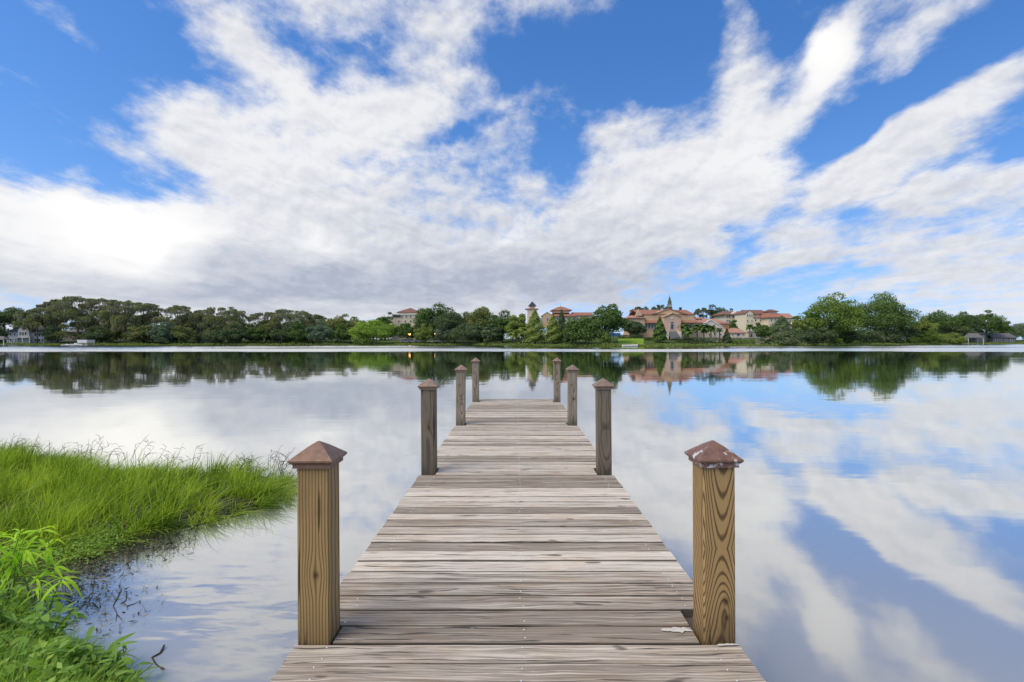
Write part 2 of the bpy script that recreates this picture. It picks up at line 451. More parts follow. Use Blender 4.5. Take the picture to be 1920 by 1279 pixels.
def post_mat(name, early, late, dirt, knots, ring=46.0, green=.0, pith=.17, arch=None):
    """sawn post: growth rings cut through lengthwise, looping round knots"""
    m, n = mat_new(name)
    oi = n.new('ShaderNodeObjectInfo'); rnd = n.e(oi.outputs['Random'])
    co = n.coord('Object')
    x, y, z = n.sep(co)
    p = n.vmath('ADD', co, n.comb(0.0, 0.0, rnd * 31.0))
    slow = n.noise(n.mapping(p, scale=(2.5, 2.5, 1.1)), 1.0, 2, .45)
    px, py, pz = n.sep(p)
    cx = x + (slow - .5) * .07 + (rnd - .5) * .03
    cy = y + pith + (n.noise(n.mapping(p, loc=(5, 3, 1), scale=(1, 1, 1.2)), 1.0, 2, .4) - .5) * .16
    r = (cx * cx * 1.0 + cy * cy * .75).op('SQRT')
    if pith > .2: r = x + y * .35 + (slow - .5) * .045
    if arch: r = (z - arch).op('ABSOLUTE') * .12 - cx * cx * 7.0 + y * .5 + cx * .16 + (slow - .5) * .065
    for (kx, kz, a, s_) in knots:
        dx, dz = (x - kx) / s_, (z - kz) / (s_ * 2.2)
        g = ((dx * dx + dz * dz) * -1.0).op('EXPONENT')
        r = (r - g * dx * s_ * .75) if pith > .2 else (r + g * a)
    w = (r * (ring * 6.2832)).op('SINE')
    fine = n.noise(n.mapping(p, scale=(160, 160, 3.0)), 1.0, 4, .65)
    band = (w * .5 + .5 + (fine - .5) * .5).step(.55, 1.05)
    col = n.mix(band, early, late)
    col = n.mix((fine - .4).clamp() * .5, col, tuple(v * .62 for v in early))
    blot = n.noise(n.mapping(p, scale=(6, 6, 2.2)), 1.0, 4, .6)
    col = n.mix(blot.step(.50, .78) * .5, col, dirt)
    foot = (z * -1.0 + .10).step(-.10, .16) * (blot * .8 + .35)      # damp, stained foot
    col = n.mix(foot.clamp() * .7, col, tuple(v * .45 for v in dirt))
    for (kx, kz, a, s_) in knots:
        dx, dz = (x - kx) / (s_ * .36), (z - kz) / (s_ * .45)
        col = n.mix(((dx * dx + dz * dz) * -1.0).op('EXPONENT') * .85, col, (.035, .018, .008))
    crack = n.noise(n.mapping(p, scale=(26, 26, .8)), 1.4, 2, .5).step(.63, .665)
    col = n.mix(crack * .8, col, (.03, .022, .015))
    if green: col = n.mix(n.noise(n.mapping(p, scale=(7, 7, 3)), 1.0, 3, .6).step(.45, .7) * green, col, (.13, .15, .10))
    h = band * -.6 + fine * .5 - crack * 2.0
    finish(n, principled(n, col, .68, .3, bump(n, h, .5, .003)))
    return m


def cap_mat(name, base, spots):
    m, n = mat_new(name)
    co = n.coord('Object')
    a = n.noise(co, 22.0, 5, .65); b = n.noise(co, 55.0, 4, .7)
    col = n.mix(a.step(.35, .7), base, tuple(v * .68 for v in base))
    col = n.mix(b.step(.55, .72) * .5, col, (.33, .24, .20))
    x, y, z = n.sep(co)
    if spots:
        low = z.step(.062, .018)
        sp = n.noise(n.mapping(co, loc=(1.3, .2, 0), scale=(1, 1, 1)), 26.0, 4, .6).step(.56, .64) * low
        col = n.mix(sp * .9, col, (.68, .68, .66))
    finish(n, principled(n, col, .50, .4, bump(n, a, .25, .002), metallic=.15))
    return m


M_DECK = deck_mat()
M_NEW = post_mat('treated_post_wood', (.40, .265, .110), (.165, .095, .036), (.20, .135, .060), [(.012, .29, .020, .036)], ring=72.0, pith=.24)
M_NEW2 = post_mat('treated_post_wood_streaked', (.41, .27, .110), (.105, .060, .024), (.12, .085, .040), [(.026, .17, .014, .040), (.03, .10, .010, .03)], ring=105.0, arch=.40)
M_OLD = post_mat('weathered_post_wood', (.33, .275, .205), (.165, .132, .096), (.11, .09, .068), [(.015, .40, .018, .04), (-.02, .62, .014, .035)], ring=70.0, green=.35, pith=.12)
M_OLD_DARK = post_mat('dark_weathered_post_wood', (.20, .158, .112), (.10, .078, .056), (.065, .054, .042), [(.01, .45, .012, .04)], ring=70.0, green=.3)
M_CAP = cap_mat('copper_cap', (.22, .128, .086), False)
M_CAP_SPOT = cap_mat('copper_cap_stained', (.22, .12, .085), True)
M_CAP_OLD = cap_mat('copper_cap_dull', (.28, .195, .145), False)
M_SCREW = simple_mat('zinc_screw', (.75, .75, .74), .35, .1, 200, .5, .6)
M_BEAM = simple_mat('wet_beam_wood', (.10, .085, .065), .8, .35, 6)
M_PAINT = simple_mat('white_paint_spill', (.58, .55, .49), .7, .35, 45)

HALF_L, HALF_R = -0.945, 0.953           # pier edges
PW = 0.140                               # post width
POSTS = [  # front face distance, inner?  (left, right) materials, top of the timber above the deck
    (2.31, .783, M_NEW, M_NEW2, M_CAP, M_CAP_SPOT, .000),
    (5.27, .855, M_OLD_DARK, M_OLD_DARK, M_CAP_OLD, M_CAP_OLD, .008),
    (8.32, .855, M_OLD, M_OLD, M_CAP_OLD, M_CAP_OLD, .004),
    (11.50, .868, M_OLD, M_OLD, M_CAP_OLD, M_CAP_OLD, .0),
]
END = 12.08
dock = empty('wooden_pier', (0, 6, 0))
tag(dock, 'weathered wooden pier with capped posts running out over the calm lake', 'pier')


def under(o, parent):
    o.parent = parent
    o.matrix_parent_inverse = Matrix.Translation(parent.location).inverted()
    return o


def post_mesh(h):
    mb = MB(); r, c = PW / 2, .006
    ring = lambda rr, z: [(-rr + c, -rr, z), (rr - c, -rr, z), (rr, -rr + c, z), (rr, rr - c, z), (rr - c, rr, z), (-rr + c, rr, z), (-rr, rr - c, z), (-rr, -rr + c, z)]
    mb.loft([ring(r, -2.0), ring(r, 0), ring(r, h)])
    return mb.me('post')


def cap_mesh():
    mb = MB(); r = PW / 2
    mb.square([(r + .003, -.030), (r + .012, -.028), (r + .012, -.012), (r + .018, -.008), (r + .026, .000), (r + .026, .007), (r + .023, .010), (.035, .056), (.004, .076)])
    return mb.me('post_cap')


capme = {}
rr = random.Random(4)
post_boxes = []
for k, (d, h, ml, mr, cl, cr, ins) in enumerate(POSTS):
    for side in (-1, 1):
        edge = HALF_L if side < 0 else HALF_R
        xin = edge - side * (PW / 2 + ins) + (-.003 if side < 0 else .003)
        dd = d + (.0 if side < 0 else .012)
        me = post_mesh(h); mm = ml if side < 0 else mr
        o = link('post', me, mm)
        o.location = (xin, dd + PW / 2, DECK); o.rotation_euler = (R(rr.uniform(-.5, .5)), R(rr.uniform(-.5, .5)), R(rr.uniform(-1.2, 1.2)))
        under(o, dock)
        cm = cl if side < 0 else cr
        if cm.name not in capme:
            capme[cm.name] = cap_mesh(); capme[cm.name].materials.append(cm)
        c = link('post_cap', capme[cm.name], None, o); c.location = (0, 0, h); c.rotation_euler = (0, 0, R(rr.uniform(-1.5, 1.5)))
        post_boxes.append((side, dd, dd + PW, xin - PW / 2, xin + PW / 2))
        if k == 0: o['label'] = 'newer yellow pine post with bold grain' if side < 0 else 'newer yellow pine post with arched grain and dark stained foot'
        if cm is M_CAP_SPOT: c['label'] = 'copper pyramid cap with white droppings'

PITCH, BW, BT = 0.1447, 0.1330, 0.038


def board_mesh(L, seed):
    """one plank, edges eased, slightly cupped and wavy along its length"""
    rn = random.Random(seed); mb = MB(); e = .004; rings = []
    for i in range(7):
        x = -L / 2 + L * i / 6
        dy = rn.uniform(-.0016, .0016); dz = rn.uniform(-.0012, .0012); w = BW / 2 + rn.uniform(-.0012, .0012); cup = rn.uniform(-.0012, .0012)
        rings.append([(x, -w + dy, -BT + dz), (x, -w + dy, -e + dz), (x, -w + e + dy, dz), (x, dy, dz - cup), (x, w - e + dy, dz), (x, w + dy, -e + dz), (x, w + dy, -BT + dz)])
    mb.loft(rings)
    return mb.me('deck_board')


screw_me = MB().lathe([(.0001, -.004), (.0042, -.003), (.0042, .0008), (.003, .0018), (.0001, .0020)], 8).me('screw', True)
screw_me.materials.append(M_SCREW)
JOISTS = (-.80, .03, .84)
nb = int((END + 3.4) / PITCH)
variants = {}
far_screws = MB()
n_screw = 0
for i in range(nb):
    yc = 2.31 - .004 - PITCH * .5 + PITCH * (i - 38)          # a joint runs along the face of the first posts
    if yc > END - .05: break
    x0, x1 = HALF_L + rr.uniform(-.006, .006), HALF_R + rr.uniform(-.006, .006)
    for side, a, b, pa, pb in post_boxes:                     # planks are cut short round the posts
        if yc + BW / 2 > a - .004 and yc - BW / 2 < b + .004:
            if side < 0: x0 = pb + rr.uniform(.010, .026)
            else: x1 = pa - rr.uniform(.010, .026)
    key = (round((x1 - x0) / .01), i % 5)
    if key not in variants:
        variants[key] = board_mesh(round((x1 - x0) / .01) * .01, i)
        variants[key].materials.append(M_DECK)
    o = link('deck_board', variants[key])
    z = DECK + rr.uniform(-.003, .002)
    o.location = ((x0 + x1) / 2, yc + rr.uniform(-.0015, .0015), z)
    o.rotation_euler = (R(rr.uniform(-.25, .25)), 0, R(rr.uniform(-.10, .10)) + (math.pi if rr.random() < .5 else 0))
    under(o, dock)
    if yc < 1.5: continue
    for jx in JOISTS:
        for dy in (-.036, .036):
            sx, sy = jx + rr.uniform(-.012, .012), yc + dy + rr.uniform(-.01, .01)
            if not (x0 + .02 < sx < x1 - .02) or rr.random() < .12: continue
            if n_screw < 290:
                s = link('screw', screw_me)
                s.location = (sx, sy, z + .0004)
                s.parent = o; s.matrix_parent_inverse = (Matrix.Translation(dock.location) @ Matrix.Translation(-Vector(dock.location)) @ Matrix.LocRotScale(o.location, o.rotation_euler, None)).inverted()
                n_screw += 1
            else:
                far_screws.box(sx - .0035, sx + .0035, sy - .0035, sy + .0035, z - .002, z + .0018)
fs = far_screws.build('screw_heads', M_SCREW); under(fs, dock); fs['kind'] = 'stuff'
for jx in JOISTS:
    under(MB().box(jx - .02, jx + .02, -3.2, END - .03, DECK - .20, DECK - BT - .004).build('joist', M_BEAM), dock)
for d, *_ in POSTS:
    under(MB().box(HALF_L + .15, HALF_R - .15, d + .02, d + .06, DECK - .36, DECK - .204).build('cross_beam', M_BEAM), dock)
# a spill of white paint at the foot of the right-hand post
for (cx, cy, a, b) in ((.735, 2.405, .070, .020), (.90, 2.288, .050, .008)):
    m_ = 22; sp = MB()
    sp.add([(cx + a * (1 + rr.uniform(-.4, .3)) * math.cos(2 * math.pi * q / m_), cy + b * (1 + rr.uniform(-.45, .4)) * math.sin(2 * math.pi * q / m_), DECK + .0042) for q in range(m_)], [tuple(range(m_))])
    under(sp.build('paint_spill', M_PAINT), dock)

# ------------------------------------------------------------------ far shore: ground
SHORE = [(-1400, 150), (-700, 190), (-300, 208), (0, 212), (300, 216), (520, 232), (700, 236), (880, 222), (960, 200), (1060, 182), (1150, 174), (1260, 172), (1350, 186),
         (1450, 200), (1520, 216), (1620, 236), (1750, 262), (1920, 296), (2300, 350), (3300, 420)]
SPX = np.array([s[0] for s in SHORE], float); SDD = np.array([s[1] for s in SHORE], float)
SHX = (SPX - VX) / F * SDD


def shore_y(x):
    return float(np.interp(x, SHX, SDD))


def ground_z(x, y):
    s = y - shore_y(x)
    if s < 0: return max(-1.2, s * .25)
    z = .42 * min(1, s / 2.2) + 1.5 * min(1, max(0, s - 2) / 26.0) + 1.0 * min(1, max(0, s - 28) / 60.0)
    z += 1.35 * math.exp(-((x - 62) / 46.0) ** 2) * min(1, max(0, s - 6) / 20.0)
    return z + .10 * math.sin(x * .31 + y * .17) * min(1, s / 5)


def ground_mat():
    m, n = mat_new('lawn')
    p = n.pos()
    a = n.noise(n.mapping(p, scale=(.06, .09, .1)), 1.0, 4, .6); b = n.noise(p, 1.1, 5, .7)
    c = n.mix(a.step(.35, .65), (.075, .120, .022), (.045, .070, .020))
    c = n.mix(b.step(.4, .75) * .6, c, (.115, .155, .035))
    soil = n.noise(n.mapping(p, scale=(.05, .2, .3)), 1.0, 4, .6).step(.60, .72)
    c = n.mix(soil * .7, c, (.10, .085, .06))
    finish(n, principled(n, c, .9, .1, bump(n, b, .6, .15)))
    return m


def make_ground():
    xs = np.concatenate([np.linspace(-420, -280, 10), np.linspace(-270, 330, 201), np.linspace(345, 900, 20)])
    ss = [-6, -1.5, 0, .8, 2.2, 5, 10, 17, 28, 45, 70, 110, 200, 420, 700]
    V, Fc = [], []
    rn = random.Random(3)
    for x in xs:
        sy = shore_y(x) + rn.uniform(-.9, .9)
        for s in ss:
            y = sy + s
            V.append((x, y, ground_z(x, y) if s > 0 else (-.9 if s < -1 and s > -5 else (-1.6 if s < -5 else 0.02))))
    k = len(ss)
    for i in range(len(xs) - 1):
        for j in range(k - 1):
            Fc.append((i * k + j, (i + 1) * k + j, (i + 1) * k + j + 1, i * k + j + 1))
    o = link('far_shore', mesh('far_shore', V, Fc, smooth=True), ground_mat())
    tag(o, 'grassy far bank of the lake below the trees and buildings', kind='structure')


make_ground()
# lake bed, out of sight under the water
tag(link('lake_bed', mesh('lake_bed', [(-900, -60, -1.7), (900, -60, -1.7), (900, 900, -1.7), (-900, 900, -1.7)], [(0, 1, 2, 3)]), simple_mat('lake_bed', (.08, .07, .05))), kind='structure')

# ------------------------------------------------------------------ trees
def leaf_mat(name, dark, light, trans=.36, third=None):
    m, n = mat_new(name)
    a = n.new('ShaderNodeAttribute'); a.attribute_name = 'tint'
    t = n.e(a.outputs['Fac'])
    c = n.mix(t, dark, light)
    if third: c = n.mix(t.step(.90, .96), c, third)
    df = n.new('ShaderNodeBsdfDiffuse'); n.link(c, df.inputs[0])
    tr = n.new('ShaderNodeBsdfTranslucent'); n.link(n.mix(1.0, c, (1.0, 1.0, .55), 'MULTIPLY'), tr.inputs[0])
    ms = n.new('ShaderNodeMixShader'); ms.inputs[0].default_value = trans
    n.link(df.outputs[0], ms.inputs[1]); n.link(tr.outputs[0], ms.inputs[2])
    finish(n, ms.outputs[0])
    return m


LEAF = {
    'mossy': leaf_mat('olive_leaves', (0.147, 0.200, 0.074), (0.296, 0.318, 0.119), .35, (0.399, 0.281, 0.133)),
    'dark': leaf_mat('dark_leaves', (0.085, 0.139, 0.074), (0.166, 0.222, 0.103)),
    'blue': leaf_mat('blue_green_leaves', (0.122, 0.200, 0.127), (0.214, 0.288, 0.185)),
    'green': leaf_mat('green_leaves', (0.102, 0.192, 0.045), (0.267, 0.370, 0.082)),
    'deep': leaf_mat('deep_green_leaves', (0.085, 0.164, 0.057), (0.193, 0.281, 0.082)),
    'yellow': leaf_mat('yellow_green_leaves', (0.184, 0.267, 0.065), (0.318, 0.384, 0.111)),
    'bright': leaf_mat('bright_leaves', (0.184, 0.338, 0.062), (0.370, 0.517, 0.103)),
    'moss': leaf_mat('hanging_moss', (0.267, 0.276, 0.215), (0.384, 0.377, 0.296), .35),
}
M_BARK = simple_mat('bark', (.17, .15, .125), .9, .4, 1.5, .1)
M_BARK2 = simple_mat('pale_bark', (.16, .145, .12), .9, .3, 1.5, .1)
PAL = {k: v for k, v in LEAF.items()}


def leaf_quads(rng, P, nrm, size, long=1.0, tint=None):
    """one small folded quad at each point"""
    n = len(P)
    u = rng.normal(size=(n, 3)); u -= (u * nrm).sum(1)[:, None] * nrm; u /= np.linalg.norm(u, axis=1)[:, None] + 1e-9
    v = np.cross(nrm, u)
    s = (size * rng.uniform(.6, 1.35, n))[:, None]
    V = np.stack([P - u * s * long - v * s * .2, P - v * s * .62 + u * s * .1, P + u * s * long, P + v * s * .62 - u * s * .1], 1).reshape(-1, 3)
    Q = np.arange(4 * n).reshape(-1, 4)
    return V, Q


def clump_leaves(rng, C, rad, count, size, top=.35, shell=.55):
    """leaves spread through ellipsoidal clumps, denser near the outside and on top"""
    w = (rad[:, 0] * rad[:, 2] + rad[:, 0] * rad[:, 1]); w = w / w.sum()
    idx = rng.choice(len(C), count, p=w)
    d = rng.normal(size=(count, 3)); d[:, 2] += top; d /= np.linalg.norm(d, axis=1)[:, None]
    r = shell + (1 - shell) * rng.random(count) ** .7
    r *= rng.uniform(.75, 1.18, count)
    P = C[idx] + d * rad[idx] * r[:, None]
    nrm = d * .7 + rng.normal(size=(count, 3)) * .55; nrm[:, 2] += .25
    nrm /= np.linalg.norm(nrm, axis=1)[:, None]
    ct = rng.random(len(C))
    tint = np.clip(ct[idx] * .55 + rng.random(count) * .45, 0, 1)
    V, Q = leaf_quads(rng, P, nrm, size)
    return V, Q, tint


def limbs(mb, rng, base, trunk_top, r0, tips, n=6):
    """tapered trunk with limbs to the clumps"""
    b = Vector(base); t = Vector(trunk_top)
    k = 5; pts, rad = [], []
    wob = [Vector((rng.uniform(-1, 1), rng.uniform(-1, 1), 0)) * (t - b).length * .018 for _ in range(k + 1)]
    for i in range(k + 1):
        f = i / k
        pts.append(b.lerp(t, f) + wob[i] * (1 if 0 < i else 0)); rad.append(r0 * (1.35 if i == 0 else 1.0) * (1 - .55 * f))
    mb.tube(pts, rad, n)
    for c in tips:
        c = Vector(c); f = rng.uniform(.45, .98)
        s = b.lerp(t, f); mid = s.lerp(c, .5) + Vector((0, 0, (c - s).length * .10))
        rr0 = r0 * (1 - .55 * f) * .55
        mb.tube([s, mid, c], [rr0, rr0 * .65, rr0 * .25], 5)


LOWC = {8: .50, 70: .52, 108: .42, 234: .34, 372: .40, 416: .30}      # crowns that start high above the houses


def make_tree(px, inland, topy, hw, kind, pal, label, seed, name, group=None, cat='tree', leaves=None, lean=0.0, base_cut=None, trunk_px=None):
    rng = np.random.default_rng(seed)
    x0 = at(px, float(np.interp(px, SPX, SDD)) + inland)
    D = shore_y(x0) + inland
    x0 = at(px, D)
    g = ground_z(x0, D)
    H = EYE - (topy - VY) / F * D - g
    W = hw / F * D
    root = empty(name, (x0, D, g))
    tag(root, label, cat, group)
    mats = PAL[pal]; tm = M_BARK
    mb = MB(); moss = None
    if kind == 'moss':        # tall, flat-topped, open crown hung with moss
        nc = int(30 + W * 4.2)
        ang = rng.uniform(0, 2 * np.pi, nc); rr_ = np.sqrt(rng.random(nc)) * W
        C = np.stack([rr_ * np.cos(ang), rr_ * np.sin(ang) * .8, np.zeros(nc)], 1)
        zt = H * (.985 - .17 * (rr_ / W) ** 2.2) - .09 * H * rng.random(nc)
        lower = rng.random(nc) < .50
        C[:, 2] = np.where(lower, H * rng.uniform(LOWC.get(px, .16), .78, nc), zt)
        Rr = W * np.where(lower, rng.uniform(.18, .32, nc), rng.uniform(.10, .19, nc))
        rad = np.stack([Rr, Rr * .9, Rr * np.where(lower, rng.uniform(.45, .75, nc), rng.uniform(.26, .42, nc))], 1)
        C[:, 2] -= rad[:, 2]
        V, Q, T = clump_leaves(rng, C, rad, leaves or 8400, .30)
        # hanging moss
        nm = 3000; idx = rng.integers(0, nc, nm)
        d = rng.normal(size=(nm, 3)); d /= np.linalg.norm(d, axis=1)[:, None]
        P = C[idx] + d * rad[idx] * .95; L = rng.uniform(.5, 2.4, nm) * rng.random(nm) + .35
        a = rng.uniform(0, np.pi, nm); wv = np.stack([np.cos(a), np.sin(a), 0 * a], 1) * rng.uniform(.05, .16, nm)[:, None]
        dn = np.stack([rng.normal(size=nm) * .08, rng.normal(size=nm) * .08, -np.ones(nm)], 1) * L[:, None]
        MV = np.stack([P - wv, P + wv, P + wv * .7 + dn * .55, P + dn * 1.0], 1).reshape(-1, 3)
        moss = np_mesh('moss', MV, np.arange(4 * nm).reshape(-1, 4), rng.random(nm))
        tips = [tuple(c) for c in C[rng.permutation(nc)[:14]]]
        limbs(mb, random.Random(seed), (0, 0, -.3), (lean, 0, H * .80), max(.22, H * .020), tips)
        crown = np_mesh('crown', V, Q, T)
    elif kind in ('dome', 'oak', 'shrub'):
        low = {'dome': .08, 'oak': .20, 'shrub': .03}[kind]
        if name == 'understory_tree': low = .04
        low = LOWC.get(px, low)
        nc = int({'dome': 46, 'oak': 26, 'shrub': 20}[kind] + W * 1.6)
        d = rng.normal(size=(nc, 3)); d[:, 2] = np.abs(d[:, 2]) * .85 - .32; d /= np.linalg.norm(d, axis=1)[:, None]
        f = rng.uniform(.55, .88, nc)[:, None]
        ch = H * (1 - low)
        C = d * f * np.array([W, W * .85, ch * .62]) + np.array([lean, 0, H * low + ch * .36])
        Rr = W * rng.uniform(.17, .32, nc) * (1.15 if kind == 'oak' else 1.05)
        rad = np.stack([Rr, Rr, Rr * rng.uniform(.5, .8, nc)], 1)
        C[:, 2] = np.clip(C[:, 2], H * low * .7, H - rad[:, 2] * .98)
        C[:, 0] = np.clip(C[:, 0], -W + rad[:, 0] * .8, W - rad[:, 0] * .8)
        hi = int(np.argmax(C[:, 2])); C[hi, 2] = H - rad[hi, 2]
        core = np.array([[lean, 0, H * low + ch * .40]]); crad = np.array([[W * .66, W * .55, ch * .40]])
        C2 = np.concatenate([C, core]); rad2 = np.concatenate([rad, crad])
        V, Q, T = clump_leaves(rng, C2, rad2, leaves or int(4200 + W * W * 62), (.36 if kind != 'shrub' else .24), shell=.6)
        tips = [tuple(c) for c in C[rng.permutation(nc)[:12]]]
        limbs(mb, random.Random(seed), (0, 0, -.3), (lean * .6, 0, H * (low + .35)), max(.12, H * (.024 if kind != 'shrub' else .015)), tips)
        crown = np_mesh('crown', V, Q, T)
    elif kind == 'cone':
        nl = leaves or 4200
        t = rng.random(nl) ** .62                                      # 1 at the foot
        a = rng.uniform(0, 2 * np.pi, nl)
        lay = .72 + .28 * np.sin(a * 3 + t * 22) * rng.random(nl) + .12 * rng.normal(size=nl)
        rr_ = W * np.sin(np.clip(t, 0, 1) * 1.75) * lay * (.55 + .45 * rng.random(nl) ** .5)
        P = np.stack([rr_ * np.cos(a), rr_ * np.sin(a), H * (1 - t * .90) - .10 * rr_], 1)
        nrm = np.stack([np.cos(a), np.sin(a), .8 * np.ones(nl)], 1) + rng.normal(size=(nl, 3)) * .5
        nrm /= np.linalg.norm(nrm, axis=1)[:, None]
        V, Q = leaf_quads(rng, P, nrm, .27, 1.3)
        crown = np_mesh('crown', V, Q, np.clip(.5 + .28 * np.sin(a * 3 + t * 22) + rng.normal(size=nl) * .25, 0, 1))
        mb.tube([(0, 0, -.3), (0, 0, H * .5), (0, 0, H * .93)], [H * .022, H * .013, .03], 6)
    elif kind == 'palm':
        tm = M_BARK2
        nf = 46; VV, TT = [], []
        rw = W
        for k in range(nf):
            a = 2 * math.pi * k / nf * 2.4 + rng.uniform(-.3, .3); up = rng.uniform(-.55, 1.1)
            L = rw * rng.uniform(.85, 1.1); o = np.array([0, 0, H - rw * .55])
            dirh = np.array([math.cos(a), math.sin(a), 0]); side = np.array([-math.sin(a), math.cos(a), 0])
            prev = o
            for j in range(1, 6):
                f = j / 5
                p = o + dirh * L * f * math.cos(up * .7) + np.array([0, 0, L * (math.sin(up) * f - .55 * f * f)])
                w0 = L * .26 * math.sin(math.pi * min(.98, (j - 1) / 5 + .12)); w1 = L * .26 * math.sin(math.pi * min(.98, f + .02)) if j < 5 else .02
                for sgn in (-1, 1):
                    dr = np.array([0, 0, -.35])
                    VV.append([prev, p, p + (side * sgn + dr) * w1, prev + (side * sgn + dr) * w0]); TT.append(rng.random())
                prev = p
        V = np.array(VV).reshape(-1, 3)
        crown = np_mesh('crown', V, np.arange(len(V)).reshape(-1, 4), np.array(TT))
        mb.tube([(0, 0, -.3), (lean * .4, 0, H * .5), (0, 0, H - rw * .5)], [.24, .20, .22], 8)
    o = mb.build('trunk', tm, root, True)
    c = link('crown', crown, mats, root)
    if moss is not None: link('hanging_moss', moss, PAL['moss'], root)
    return root


